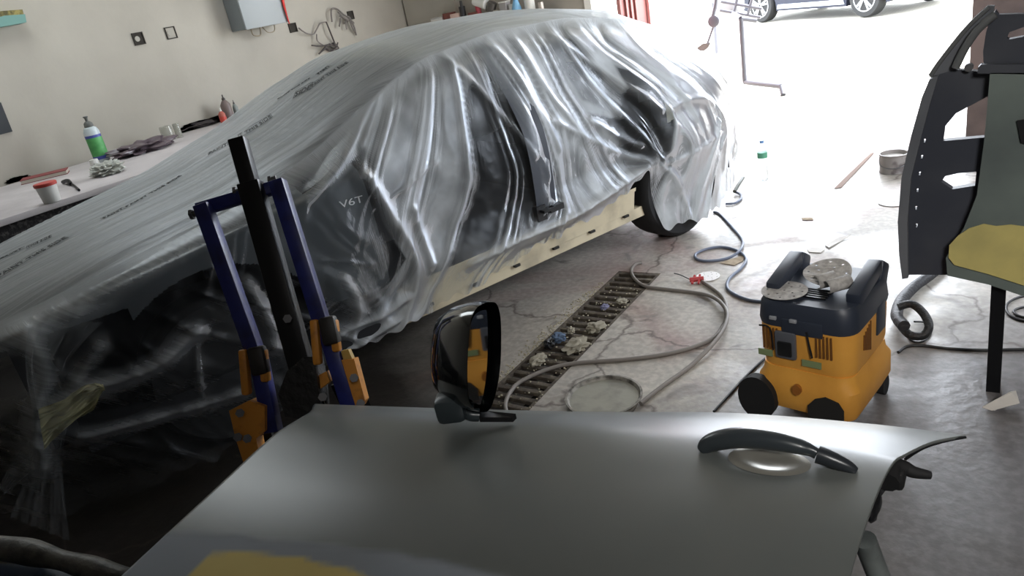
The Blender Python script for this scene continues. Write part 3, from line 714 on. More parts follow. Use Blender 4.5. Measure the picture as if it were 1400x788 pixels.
# sanded band and filler live on the door: measured once along / across the skin
UD = np.broadcast_to(np.linspace(0, 1, NU)[:, None], (NU, NV)); YD = Vd[..., 1]; XD = Vd[..., 0]
def edge_y(pts, z=.882):
    P = [onz(x, y, z) for x, y in pts]; return np.interp(XD, [p.x for p in P], [p.y for p in P])
wob = .006 * noise2(XD * 30, YD * 30, 91)
sand = sm(edge_y([(150, 738), (232, 735), (300, 737), (420, 750), (560, 765), (680, 790), (900, 830)]) - YD + wob, -.006, .010)
fx = XD; P1 = onz(255, 788, .882).x; P2 = onz(500, 800, .882).x
fill = sm(edge_y([(240, 800), (255, 775), (275, 763), (320, 761), (400, 767), (480, 783), (520, 800)]) - YD + wob, -.003, .004) * sm(XD, P1 - .012, P1 + .01)
def door_paint():
    m = bpy.data.materials.new('door_primer'); m.use_nodes = True; nt = m.node_tree; N = nt.nodes; L = nt.links; b = N['Principled BSDF']
    def at(n): a = N.new('ShaderNodeAttribute'); a.attribute_name = n; return a.outputs['Fac']
    tc = N.new('ShaderNodeTexCoord')
    n = N.new('ShaderNodeTexNoise'); n.inputs['Scale'].default_value = 3.0; n.inputs['Detail'].default_value = 5; L.new(tc.outputs['Object'], n.inputs['Vector'])
    r = N.new('ShaderNodeValToRGB'); r.color_ramp.elements[0].position = .35; r.color_ramp.elements[1].position = .7
    r.color_ramp.elements[0].color = lin((92, 96, 94)); r.color_ramp.elements[1].color = lin((102, 105, 102)); L.new(n.outputs['Fac'], r.inputs['Fac'])
    def mix(f, a, c):
        x = N.new('ShaderNodeMix'); x.data_type = 'RGBA'; L.new(f, x.inputs[0]); L.new(a, x.inputs[6]); x.inputs[7].default_value = c; return x.outputs[2]
    c = mix(at('sand'), r.outputs['Color'], lin((140, 146, 154))); c = mix(at('fill'), c, lin((206, 186, 116)))
    L.new(c, b.inputs['Base Color'])
    rr = N.new('ShaderNodeMath'); rr.operation = 'MULTIPLY_ADD'; L.new(at('sand'), rr.inputs[0]); rr.inputs[1].default_value = .45; rr.inputs[2].default_value = .30
    L.new(rr.outputs[0], b.inputs['Roughness'])
    return m
sk = grid_mesh('outer_skin', Vd, np.ones((NU - 1, NV - 1), bool), door_paint(), attr={'sand': sand, 'fill': fill})
so = sk.modifiers.new('thick', 'SOLIDIFY'); so.thickness = .004; so.offset = -1
wparent(sk, door)
# inner shell beneath
Vi = Vd.copy(); cen = Vd.mean((0, 1)); Vi = cen + (Vi - cen) * np.array([.955, .955, 1]); 
Vi[..., 0] = np.minimum(Vi[..., 0], -.15 + .12 * (Vi[..., 1] - .9)); lo = Vi.copy(); lo[..., 2] = Vi[..., 2] - .09
sh = grid_mesh('inner_panel', lo[::3, ::3], np.ones((lo[::3, ::3].shape[0] - 1, lo[::3, ::3].shape[1] - 1), bool), mat('door_inner', (34, 36, 38), .6)); wparent(sh, door)
rim = []
for i in list(range(0, NU, 3)): rim.append((Vi[i, 0], lo[i, 0]))
for j in list(range(0, NV, 3)): rim.append((Vi[-1, j], lo[-1, j]))
for i in reversed(range(0, NU, 3)): rim.append((Vi[i, -1], lo[i, -1]))
for j in reversed(range(0, NV, 3)): rim.append((Vi[0, j], lo[0, j]))
RV = np.array([[a - np.array([0, 0, .006]), b] for a, b in rim]); rs = grid_mesh('door_edge', RV, np.ones((RV.shape[0] - 1, 1), bool), mat('door_edge_dark', (22, 23, 25), .5)); wparent(rs, door)
m = MB(); m.tube([onz(1320, 598, .848), onz(1290, 604, .852), onz(1262, 613, .86), onz(1238, 628, .872)], .0022, 8); wparent(m.build('belt_trim', BLACKPL), door)
# latch, rubber and wiring sticking out at the rear edge
m = MB(); m.tube([onz(1212, 660, .865), onz(1218, 640, .868), onz(1235, 640, .862), onz(1250, 646, .856), onz(1272, 650, .85)], .010, 10, radii=lambda t: .017 - .011 * t); m.box(onz(1222, 650, .855), (.03, .035, .03), bev=.006)
wparent(m.build('rubber_bumper', RUBBER), door)
m = MB(); m.blob(onz(1192, 690, .85), (.012, .028, .02), .2, 2, 3); wparent(m.build('door_latch', BLACKPL), door)
# handle
HA, HB = onz(962, 616, .893), onz(1171, 643, .893)
hx = (HB - HA); HL = hx.length; hx.normalize(); hn = Vector((0, -.08, 1)).normalized(); hy = hn.cross(hx).normalized(); hn = hx.cross(hy)
def H(u, v, w_): return HA + hx * (u * HL) + hy * v + hn * w_
hd = empty('door_handle', (0, 0, 0)); hd.location = HA; wparent(hd, door)
m = MB(); m.tube([H(0, 0, 0), H(.06, .004, .014), H(.25, .006, .028), H(.5, .004, .032), H(.68, .002, .027), H(.76, 0, .021)], .014, 20, 8, radii=lambda t: (.010 + .006 * math.sin(math.pi * min(1, t * 1.15 + .08)), .008 + .008 * math.sin(math.pi * min(1, t * 1.05 + .05))))
o = m.build('handle_grip', mat('handle_paint', (52, 58, 62), .28, coat=.4)); wparent(o, hd)
m = MB(); m.tube([H(.765, 0, .020), H(.84, -.002, .016), H(.94, -.004, .009), H(1.0, -.006, .003)], .014, 20, 8, radii=lambda t: (.013 * (1 - .6 * t * t), .015 * (1 - .6 * t * t)))
wparent(m.build('lock_cap', mat('lock_cap_paint', (44, 48, 52), .3)), hd)
m = MB()
for k in range(1): pass
# hollow finger cup: shallow bowl shell sunk at the skin, open upwards
nb1, nb2 = 40, 14; CV = np.zeros((nb1 + 1, nb2 + 1, 3))
for i in range(nb1 + 1):
    a = 2 * math.pi * i / nb1
    for j in range(nb2 + 1):
        r_ = j / nb2; k = math.sqrt(max(0, 1 - r_ ** 2))
        p = H(.46, -.014, .004) + hx * math.cos(a) * r_ * .058 + hy * math.sin(a) * r_ * .030 - hn * 0 + hn * (.0045 - .0 + .008 * (r_ ** 3) * (1 - r_) * 4 - .003 * k)
        CV[i, j] = p
o = grid_mesh('finger_cup', CV, np.ones((nb1, nb2), bool), mat('cup_metal', (150, 148, 140), .3, .5)); wparent(o, hd)
# mirror
mr = empty('wing_mirror', (0, 0, 0)); mr.location = onz(640, 560, .86); wparent(mr, door)
def mp(px, py, t): return dep(px, py, t)
MD = 1.33
loop = [(596, 470), (601, 440), (612, 423), (630, 415), (655, 413), (668, 418), (676, 435), (678, 465), (676, 500), (668, 530), (655, 552), (640, 560), (615, 553), (600, 540), (594, 510)]
cc = mp(640, 490, MD); 
fwd = Vector(R[:, 2]); right = Vector(R[:, 0]); up = Vector(-R[:, 1])
axm = (fwd * -.25 + right * .97).normalized()   # direction the glass faces, towards the door's rear
L0 = [mp(x, y, MD) for x, y in catmull([Vector((a, b, 0)) for a, b in loop + [loop[0]]], 3)[:-1] and [(p.x, p.y) for p in catmull([Vector((a, b, 0)) for a, b in loop + [loop[0]]], 3)[:-1]]]
m = MB(); rr = []
for q, (sc2, sh_) in enumerate([(1.0, .03), (1.02, .015), (1.0, -.01), (.93, -.045), (.78, -.075), (.5, -.095), (.2, -.10)]):
    ring = []
    for p in L0:
        dd = p - cc; u_ = dd.dot(right); v_ = dd.dot(up)
        ring.append(m.bm.verts.new(cc + up * v_ * sc2 + right * (u_ * sc2 * .50) + right * (.012 + sh_ * .75) + fwd * (-sh_ * 0.9 + u_ * 1.2 * sc2)))
    rr.append(ring)
m._skin(rr, False); m.bm.faces.new(rr[-1])
wparent(m.build('mirror_housing', mat('gloss_black', (10, 12, 14), .12, spec=.6, coat=.6)), mr)
m = MB(); ring = []; ring2 = []
for p in L0:
    dd = p - cc; u_ = dd.dot(right); v_ = dd.dot(up); k = .86
    b_ = cc + up * (v_ * k) + right * (u_ * k * .42 + .012 + .014) + fwd * (-.022 + u_ * 1.2 * k)
    ring.append(m.bm.verts.new(b_)); ring2.append(m.bm.verts.new(b_ - axm * .006))
m._skin([ring, ring2], True)
wparent(m.build('mirror_glass', mat('mirror_silver', (190, 194, 198), .03, 1.0)), mr)
m = MB(); m.box(mp(617, 556, 1.31), (.055, .05, .05), Matrix.Rotation(.5, 3, 'Z'), bev=.012); m.tube([mp(640, 545, 1.33), mp(640, 565, 1.31), mp(655, 568, 1.31)], .012, 10)
wparent(m.build('mirror_arm', mat('arm_grey', (54, 62, 66), .3)), mr)
m = MB(); m.plate([[mp(650, 560, 1.33), mp(665, 562, 1.33), mp(705, 566, 1.31), mp(700, 571, 1.31), mp(655, 571, 1.31)]], (0, 0, -.01)); wparent(m.build('mirror_base_plate', BLACKPL, smooth=False), mr)
# stand under the door
st = empty('panel_stand', (-.5, .6, 0), 'grey tube trestle carrying the car door in the foreground', 'stand')
GT = mat('stand_tube', (112, 118, 116), .5, noise=(12, (70, 74, 74), .5, .7))
def stube(name, a, b, r=.02): o = MB().cyl(a, b, r).build(name, GT); wparent(o, st); return o
for (ax, ay) in ((-.16, .72), (-1.0, .62)):
    stube('upright', (ax, ay + .02, .775), (ax + .02, ay - .02, .0)); stube('upright', (ax, ay - .38, .765), (ax + .02, ay - .40, .0))
    stube('top_rail', (ax, ay + .06, .775), (ax, ay - .44, .765), .018)
stube('cross_rail', (-.15, .70, .35), (-.99, .60, .35), .015)
m = MB(); m.tube([onz(1182, 738, .8), onz(1192, 765, .76), onz(1210, 810, .70)], .016, 16); o = m.build('tube_end', GT); wparent(o, st)

# ------------------------------------------------------------------ blue/orange pulling frame
pf = empty('pulling_frame', (-1.45, .98, 0), 'upright body pulling tool with blue side bars, black centre bar and orange clamps', 'pulling tool')
def P_(x, y, t=1.8): return dep(x, y, t)
nup = (P_(325, 190, 1.8) - P_(415, 510, 1.8)).normalized()
m = MB(); m.bar(P_(325, 190), P_(345, 262), .040, .040, up=fwd, bev=.003); m.bar(P_(342, 250), P_(424, 540), .054, .05, up=fwd, bev=.003); wparent(m.build('centre_bar', mat('black_bar', (16, 16, 18), .4, .3)), pf)
m = MB(); m.bar(P_(277, 280), P_(350, 484), .036, .045, up=fwd, bev=.003); wparent(m.build('side_bar', BLUE), pf)
m = MB(); m.bar(P_(379, 247), P_(441, 444), .036, .045, up=fwd, bev=.003); wparent(m.build('side_bar', BLUE), pf)
m = MB(); m.bar(P_(352, 480), P_(374, 590), .036, .045, up=fwd, bev=.003); wparent(m.build('lower_side_bar', BLUE), pf)
m = MB(); m.bar(P_(443, 440), P_(480, 560), .036, .045, up=fwd, bev=.003); wparent(m.build('lower_side_bar', BLUE), pf)
m = MB(); m.bar(P_(272, 287, 1.83), P_(388, 253, 1.83), .030, .04, up=fwd, bev=.003); wparent(m.build('cross_bar', BLUE), pf)
for a, b in (((260, 294), (276, 290)), ((320, 263), (338, 261)), ((368, 248), (378, 244)), ((386, 256), (392, 253))):
    m = MB(); m.cyl(P_(*a, 1.82), P_(*b, 1.82), .008, n=6); m.cyl(P_(*a, 1.82), P_(a[0] + 4, a[1] - 1, 1.82), .013, n=6); wparent(m.build('bolt', BOLT), pf)
for (x, y) in ((348, 478), (445, 437)):
    br = empty('hinge_bracket', (0, 0, 0)); br.location = P_(x, y); wparent(br, pf)
    for dx in (-12, 14):
        m = MB(); m.bar(P_(x + dx - 3, y - 0, 1.775), P_(x + dx + 2, y + 62 - (18 if dx > 0 else 0), 1.775), .020, .03, up=fwd, bev=.006); wparent(m.build('bracket_plate', ORANGE), br)
    m = MB(); m.bar(P_(x + 2, y - 4, 1.77), P_(x + 10, y + 34, 1.77), .040, .04, up=fwd, bev=.008); wparent(m.build('bracket_block', mat('dark_block', (34, 30, 28), .5)), br)
def pplate(name, loop, t, th, mm, parent):
    m = MB(); m.plate([[P_(x, y, t) for x, y in loop]], fwd * th); o = m.build(name, mm, smooth=False); wparent(o, parent); return o
pplate('clamp_plate', [(313, 562), (340, 548), (362, 556), (362, 590), (350, 600), (358, 640), (335, 640), (322, 600)], 1.76, .05, ORANGE, pf)
pplate('clamp_plate', [(462, 493), (484, 491), (499, 548), (495, 556), (478, 556)], 1.78, .05, ORANGE, pf)
pplate('clamp_lug', [(466, 480), (476, 478), (482, 492), (470, 494)], 1.79, .03, mat('worn_yellow', (190, 160, 80), .5), pf)
pplate('clamp_lug', [(432, 515), (446, 508), (451, 522), (438, 532)], 1.79, .04, ORANGE, pf)
pplate('centre_clamp', [(392, 508), (415, 488), (428, 488), (434, 520), (438, 560), (420, 575), (390, 570), (380, 540)], 1.77, .09, mat('grimy_black', (18, 17, 17), .6, bump=(40, .6)), pf)
for (x, y) in ((338, 600), (328, 565), (325, 598), (484, 517), (493, 552), (441, 543), (393, 436)):
    m = MB(); m.cyl(P_(x, y, 1.745), P_(x, y, 1.78), .011, n=6); wparent(m.build('bolt', BOLT), pf)
m = MB(); m.bar(P_(470, 520, 1.86) , Vector((-1.22, 1.05, .02)), .05, .05); m.bar(P_(350, 560, 1.86), Vector((-1.60, .85, .02)), .05, .05); m.bar(P_(424, 535), Vector((-1.42, .98, .03)), .05, .05)
m.box((-1.42, .98, .02), (.5, .12, .04)); m.box((-1.42, .85, .02), (.1, .5, .04)); wparent(m.build('base_frame', DARKMETAL), pf)

# ------------------------------------------------------------------ yellow vacuum cleaner
vc = empty('workshop_vacuum', (-.520, 2.44, 0), 'yellow wheeled workshop vacuum cleaner with dark blue-grey lid', 'vacuum cleaner', rz=math.radians(-10)); vc.scale = (.87, .86, 1.10)
YEL = mat('vacuum_yellow', (228, 164, 70), .5, noise=(6, (212, 148, 60), .4, .7))
LID = mat('vacuum_lid', (46, 52, 64), .45)
def rbox_ring(m, w_, d_, z, r, cy=0, n=6):
    vs = []
    for (sx, sy, a0) in ((1, 1, 0), (-1, 1, 90), (-1, -1, 180), (1, -1, 270)):
        for k in range(n + 1):
            a = math.radians(a0 + 90 * k / n); vs.append(m.bm.verts.new((sx * (w_ / 2 - r) + r * math.cos(a), sy * (d_ / 2 - r) + r * math.sin(a) + cy, z if not callable(z) else z(sx * w_ / 2, sy * d_ / 2))))
    return vs
m = MB(); m._skin([rbox_ring(m, .37, .42, .05, .05), rbox_ring(m, .40, .45, .08, .06), rbox_ring(m, .40, .45, .15, .06), rbox_ring(m, .37, .43, .17, .06), rbox_ring(m, .36, .42, .20, .06)], True); m.build('tub', YEL, vc)
m = MB(); m._skin([rbox_ring(m, .355, .41, .195, .07), rbox_ring(m, .37, .42, .22, .07), rbox_ring(m, .375, .43, .33, .07), rbox_ring(m, .37, .425, .36, .07)], True); hood_ = m.build('motor_housing', YEL, vc)
lidz = lambda x, y: .36
m = MB(); m._skin([rbox_ring(m, .38, .43, .345, .07), rbox_ring(m, .385, .435, .36, .07), rbox_ring(m, .375, .42, .41, .07), rbox_ring(m, .355, .40, .425, .07)], True)
m.box((0, -.214, .352), (.16, .012, .05), bev=.006); m.build('lid', LID, vc)
for sx in (-1, 1):
    m = MB(); m.bar((sx * .155, -.12, .43), (sx * .155, .12, .47), .055, .05, bev=.01); m.bar((sx * .155, .12, .455), (sx * .155, .19, .42), .055, .07, bev=.01); m.build('lid_handle', LID, vc)
m = MB()
for k in range(5): m.box((-.02, -.13 + k * .018, .427), (.16, .007, .008))
m.build('lid_ribs', BLACKPL, vc)
for x in (-.11, -.03):
    m = MB(); m.box((x + .0, -.222, .375), (.028, .012, .012), bev=.003); m.build('lid_clip', mat('grey_clip', (150, 152, 156), .4), vc)
m = MB(); m.box((-.065, -.216, .285), (.085, .02, .095), bev=.008); sw = m.build('switch_panel', mat('switch_grey', (86, 88, 94), .4), vc)
m = MB(); m.box((-.065, -.228, .275), (.055, .012, .05), bev=.004); m.build('switch_knob', BLACKPL, sw)
for gx in (-.155, .055, ):
    for k in range(5):
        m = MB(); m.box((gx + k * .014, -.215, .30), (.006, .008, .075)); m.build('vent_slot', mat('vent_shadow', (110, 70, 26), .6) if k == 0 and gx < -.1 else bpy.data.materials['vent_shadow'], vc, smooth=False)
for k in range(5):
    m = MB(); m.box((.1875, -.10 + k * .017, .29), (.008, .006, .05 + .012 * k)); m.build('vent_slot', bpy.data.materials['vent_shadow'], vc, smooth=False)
for x, wd in ((-.15, .06), (.035, .075)):
    m = MB(); m.box((x, -.2165, .235 if x > 0 else .245), (wd, .004, .022)); m.build('label_plate', mat('green_grey_label', (128, 142, 100), .5) if x < 0 else bpy.data.materials['green_grey_label'], vc, smooth=False)
m = MB(); m.box((.1885, .08, .31), (.012, .09, .10), bev=.006); m.build('side_socket', LID, vc)
for sx in (-1, 1):
    m = MB(); m.cyl((-.185, sx * .215, .08), (-.185, sx * .255, .08), .08, n=32); m.build('rear_wheel', RUBBER, vc)
for cx_, cy_ in ((.17, .15), (.12, -.20)):
    m = MB(); m.cyl((cx_ - .022, cy_, .035), (cx_ + .022, cy_, .035), .035, n=24); m.box((cx_, cy_, .075), (.05, .05, .03), bev=.01); m.build('caster', RUBBER, vc)
m = MB(); m.plate([[(x, -.2285, z) for x, z in ((.02, .045), (.16, .045), (.16, .10), (.14, .125), (.09, .135), (.05, .12), (.02, .09))]], (0, -.004, 0)); m.build('caster_well', mat('well_dark', (34, 32, 30), .7), vc, smooth=False)
m = MB(); m.cyl((-.02, -.226, .14), (-.02, -.24, .14), .018); m.build('drain_plug', mat('plug_orange', (150, 92, 34), .5), vc)
m = MB(); m.tube([(-.17, -.218, .34), (-.125, -.220, .335), (-.115, -.22, .26)], .003, 8); m.build('latch_strap', BLACKPL, vc)
m = MB(); m.tube([(.02, -.22, .345), (.03, -.222, .30), (.04, -.222, .26)], .004, 8); m.build('latch_strap', BLACKPL, vc)

DISC = mat('sanding_disc_grey', (186, 182, 178), .9, noise=(60, (160, 156, 152), .4, .6))
DISC2 = mat('sanding_disc_white', (236, 234, 232), .8)
HOLE = mat('disc_hole_dark', (40, 38, 38), .9)
def disc(c, r, label, n_=None, tilt=(0, 0), nh=8, bend=0.0, grp=None, name='sanding_disc', mm=None):
    nrm = Vector((tilt[0], tilt[1], 1)).normalized(); x = nrm.orthogonal().normalized(); y = nrm.cross(x); c = Vector(c)
    N1 = 40; outer = [c + (x * math.cos(a) + y * math.sin(a)) * r for a in [2 * math.pi * k / N1 for k in range(N1)]]
    holes = []
    for (rad, cnt, ph) in ((.0, 1, 0), (.45, nh // 2, .3), (.78, nh, 0)):
        for k in range(cnt):
            a = 2 * math.pi * k / max(cnt, 1) + ph; hc = c + (x * math.cos(a) + y * math.sin(a)) * r * rad
            holes.append([hc + (x * math.cos(-b) + y * math.sin(-b)) * r * .055 for b in [2 * math.pi * q / 8 for q in range(8)]])
    m = MB(); m.plate([outer] + holes, nrm * .0015)
    if bend:
        for v in m.bm.verts:
            d_ = (v.co - c).dot(x); v.co += nrm * (d_ * d_ * bend)
    o = m.build(name, mm or DISC, smooth=False); tag(o, label, 'sanding disc', grp); return o
def vloc(x, y, z): return Matrix.Translation((-.52, 2.44, 0)) @ Matrix.Rotation(math.radians(-10), 4, 'Z') @ Vector((x * .87, y * .86, z * 1.10))
disc(vloc(-.105, -.12, .434), .076, 'round perforated sanding disc at the left front of the vacuum lid')
disc(vloc(.005, .03, .455), .078, 'round perforated sanding disc leaning at the middle back of the vacuum lid', tilt=(.0, -.25), bend=2.0)
def rolled(name, a, b, r, label, mm):
    m = MB(); a = Vector(a); b = Vector(b); ax = (b - a).normalized(); x = ax.orthogonal().normalized(); y = ax.cross(x); n = 22
    V = np.zeros((2, n, 3))
    for j in range(n):
        t = j / (n - 1) * 4.2; V[0, j] = a + (x * math.cos(t) + y * math.sin(t)) * r * (1 - .12 * t / 4); V[1, j] = b + (x * math.cos(t) + y * math.sin(t)) * r
    o = grid_mesh(name, V, np.ones((1, n - 1), bool), mm); s_ = o.modifiers.new('thick', 'SOLIDIFY'); s_.thickness = .0015; return tag(o, label, 'sandpaper')
rolled('sandpaper_roll', vloc(.0, -.06, .452), vloc(.05, -.01, .458), .024, 'curled grey sandpaper piece on the vacuum lid, nearer the left disc', DISC)
rolled('sandpaper_roll', vloc(.05, -.09, .452), vloc(.11, -.02, .458), .022, 'curled grey sandpaper piece on the vacuum lid beside the right handle bar', DISC)

# ------------------------------------------------------------------ hoses and cables
def floorline(name, pts, r, mm, label, cat='hose', lift=0.0, cs=False):
    P = []
    for p in pts:
        z = r + (p[2] if len(p) > 2 else 0) + lift; P.append(onz(p[0], p[1], z))
    m = MB(); m.tube(P, r, 10, 8); o = m.build(name, mm); tag(o, label, cat); return o
HG = mat('grey_hose', (128, 122, 116), .6); HB_ = mat('blue_grey_hose', (104, 112, 130), .5); CB = mat('black_cable', (26, 26, 28), .5)
floorline('air_hose', [(693, 566), (691, 552), (698, 536), (712, 522), (747, 506), (786, 497), (853, 492), (908, 485), (950, 474), (978, 460), (992, 438), (993, 418), (986, 404), (972, 393), (960, 385)], .0095, HG, 'grey hose crossing the drain grate and curving to the red connector')
floorline('air_hose', [(876, 552), (905, 529), (945, 500), (975, 470, .018), (990, 448, .02), (994, 428, .018), (982, 411, .015), (960, 402), (914, 396), (884, 392), (869, 383), (863, 371), (868, 362), (877, 359)], .0095, HG, 'grey hose arching from beside the round bucket lid to the far end of the drain')
floorline('air_hose', [(976, 290), (984, 293), (1001, 311), (1015, 329), (1011, 343, .01), (995, 353), (971, 357), (954, 355), (951, 348), (965, 341), (987, 338), (1008, 343), (1020, 354), (1013, 367), (998, 380), (994, 393), (1005, 403), (1027, 411), (1056, 413)], .008, HB_, 'blue-grey air hose looping behind the car towards the vacuum')
floorline('power_cable', [(1050, 487), (1035, 500), (1015, 520), (997, 540), (976, 563)], .005, CB, 'thin black cable on the floor in front of the vacuum', 'cable')
floorline('power_cable', [(1228, 482), (1240, 474), (1262, 473), (1300, 477), (1350, 479), (1400, 478), (1480, 480)], .006, CB, 'black cable running right from behind the vacuum', 'cable')
floorline('power_cable', [(1450, 400), (1400, 405), (1380, 413), (1376, 424), (1385, 434), (1405, 440), (1450, 446), (1470, 430), (1440, 418), (1400, 420), (1386, 426), (1400, 434), (1450, 438)], .005, CB, 'coiled black cable on the floor right of the stand leg', 'cable')
o = floorline('vacuum_hose', [(1290, 360), (1272, 376), (1250, 392), (1232, 412, .02), (1226, 432, .03), (1236, 446, .04)], .024, mat('black_hose', (38, 38, 42), .55, bump=(60, .6)), 'thick dark vacuum hose on the floor behind the vacuum')
floorline('vacuum_hose', [(1228, 420, .08), (1246, 416, .09), (1262, 428, .07), (1270, 446, .04), (1262, 459, .01), (1244, 458, .01), (1232, 446, .02)], .017, mat('ribbed_hose', (28, 28, 30), .5, bump=(80, .6)), 'short black ribbed hose curled against the side of the vacuum')
floorline('power_cable', [(1236, 450), (1246, 466), (1262, 467), (1273, 455), (1266, 442), (1250, 440, .02)], .004, CB, 'thin black cable loop beside the ribbed vacuum hose', 'cable')
# blow gun at the end of the blue-grey hose
bg = empty('air_gun', onz(1008, 262, .0), 'small dark air gun lying at the end of the hose by the car tail', 'air gun')
m = MB(); m.tube([onz(1004, 262, .03), onz(1010, 252, .05), onz(1016, 243, .06)], .012, 10); wparent(m.build('gun_body', mat('gun_grey', (70, 74, 66), .5)), bg)
m = MB(); m.tube([onz(1004, 262, .02), onz(1012, 266, .01), onz(1013, 272, .01), onz(1004, 278, .01), (onz(992, 279, .01))], .008, 8); wparent(m.build('hose_tail', HB_), bg)
rc = empty('hose_connector', onz(953, 380, 0), 'red plastic hose connector lying against a pale sanding disc', 'connector')
m = MB(); m.cyl(onz(943, 383, .02), onz(962, 381, .02), .013, n=14); m.bar(onz(950, 377, .03), onz(946, 388, .01), .01, .012); m.bar(onz(957, 376, .03), onz(955, 388, .01), .01, .01); wparent(m.build('connector_body', mat('red_plastic', (176, 60, 62), .45)), rc)
m = MB(); m.tube([onz(943, 382, .02), onz(930, 376, .03), onz(922, 374, .03)], .003, 8); wparent(m.build('connector_lever', STEEL), rc)
disc(onz(968, 378, .004), .062, 'pale sanding disc on the floor under the red hose connector', mm=DISC2)
disc(onz(1222, 276, .004), .085, 'pale sanding disc lying on the floor beyond the vacuum, left of the hanging door', mm=DISC2)
# ------------------------------------------------------------------ drain grate
dg_ = empty('drain_grate', ((DX0 + DX1) / 2, 2.2, 0), 'long rusty slotted floor drain grate beside the car', 'drain grate')
IRON = mat('dirty_iron', (74, 66, 58), .85, noise=(25, (104, 96, 82), .45, .65), bump=(40, .6))
nb = 46
for k in range(nb):
    y = DY0 + .02 + (DY1 - DY0 - .04) * k / (nb - 1)
    m = MB(); a = random.uniform(-.004, .004); m.bar((DX0 + .005, y + a, -.012), (DX1 - .005, y - a, -.012), .026, .02, bev=.003); wparent(m.build('grate_bar', IRON), dg_)
for x in (DX0 + .008, DX1 - .008):
    m = MB(); m.box((x, (DY0 + DY1) / 2, -.010), (.016, DY1 - DY0, .02)); wparent(m.build('grate_rail', IRON, smooth=False), dg_)
# crumbs of dust along the drain
m = MB()
for k in range(650):
    y = random.uniform(1.8, 3.3); x = DX0 - abs(random.gauss(0, .03)) if random.random() < .7 else DX1 - random.uniform(0, .2)
    r = random.uniform(.002, .006); m.blob((x, y, r * .5), (r, r, r * .7), .4, 1, k, sub=1)
tag(m.build('dust_crumbs', mat('plaster_dust', (176, 168, 146), .95)), 'pale crumbs of dust and scraped filler along the drain edge', 'dust', kind='stuff')
def crumple(name, px, py, size, mm, label, cat, z=None, sd=0, amp=.55, grp=None, fr=2.6, sub=4):
    c = onz(px, py, size[2] * .8); m = MB(); m.blob(c, size, amp, fr, sd, sub)
    for v_ in m.bm.verts: v_.co.z = max(v_.co.z, .001)
    o = m.build(name, mm); return tag(o, label, cat, grp)
crumple('blue_rag', 764, 462, (.035, .03, .022), mat('blue_cloth', (92, 110, 134), .9), 'crumpled blue-grey rag lying on the drain grate', 'rag', sd=2)
crumple('dark_lump', 751, 470, (.022, .03, .025), BLACKPL, 'small black lump beside the blue rag on the drain', 'debris', sd=3)
crumple('crumpled_paper', 788, 472, (.05, .07, .018), mat('dirty_paper', (150, 144, 128), .95), 'grey crumpled paper strip on the drain grate just right of the blue rag', 'paper scrap', sd=4)
crumple('crumpled_paper', 815, 447, (.04, .05, .018), bpy.data.materials['dirty_paper'], 'pale crumpled paper on the drain grate beyond the blue rag', 'paper scrap', sd=5)
crumple('crumpled_paper', 780, 453, (.02, .02, .016), bpy.data.materials['dirty_paper'], 'small pale paper ball on the car side of the drain grate', 'paper scrap', sd=6)
crumple('crumpled_paper', 735, 492, (.03, .05, .015), bpy.data.materials['dirty_paper'], 'torn dusty paper wad on the drain grate nearest the mirror', 'paper scrap', sd=7)
crumple('crumpled_paper', 850, 412, (.03, .025, .01), bpy.data.materials['dirty_paper'], 'flattened yellowish scrap in the drain slots at mid grate', 'paper scrap', sd=8)
crumple('crumpled_paper', 826, 420, (.02, .025, .012), mat('violet_scrap', (112, 112, 138), .8), 'small bluish wrapper scrap in the drain slots', 'paper scrap', sd=9)
# bucket with sludge
bk = empty('bucket', onz(825, 545, 0), 'low round metal bucket filled with grey sludge beside the drain', 'bucket')
bc = onz(825, 545, 0)
bc = onz(825, 540, .05); bc.z = 0; bk.location = bc; bk.scale = (1.22, 1.22, .62)
BKM = mat('bucket_metal', (150, 146, 138), .55, .3, noise=(30, (82, 78, 72), .45, .65))
m = MB(); pr = [(.105, 0), (.122, .07), (.127, .072), (.127, .08), (.120, .08), (.117, .068), (.100, .02)]; m.loft([(Vector((0, 0, z)), r) for r, z in pr], (0, 0, 1), 48); m.build('bucket_wall', BKM, bk)
m = MB(); m.cyl((0, 0, .045), (0, 0, .058), .1165, n=48); m.build('sludge', mat('grey_sludge', (152, 150, 138), .5, noise=(14, (132, 130, 120), .45, .65), bump=(14, .5)), bk)
# paint can
pc = empty('paint_can', onz(1221, 236, 0) + Vector((0, .03, 0)), 'open dented paint can standing on the floor near the doorway', 'paint can')
m = MB(); m.loft([((0, 0, z), r) for r, z in ((.085, 0), (.09, .004), (.086, .01), (.086, .115), (.091, .12), (.091, .127), (.082, .127), (.080, .09))], (0, 0, 1), 36); m.build('can_body', mat('can_grey', (140, 134, 130), .5, noise=(10, (92, 84, 82), .5, .6)), pc)
m = MB(); m.cyl((0, 0, .095), (0, 0, .10), .081, n=36); m.build('paint', mat('white_paint', (228, 226, 222), .4), pc)
m = MB(); m.tube([(-.088, 0, .10), (-.07, -.07, .06), (0, -.1, .045), (.07, -.07, .06), (.088, 0, .10)], .0025, 6); m.build('bail_handle', STEEL, pc)
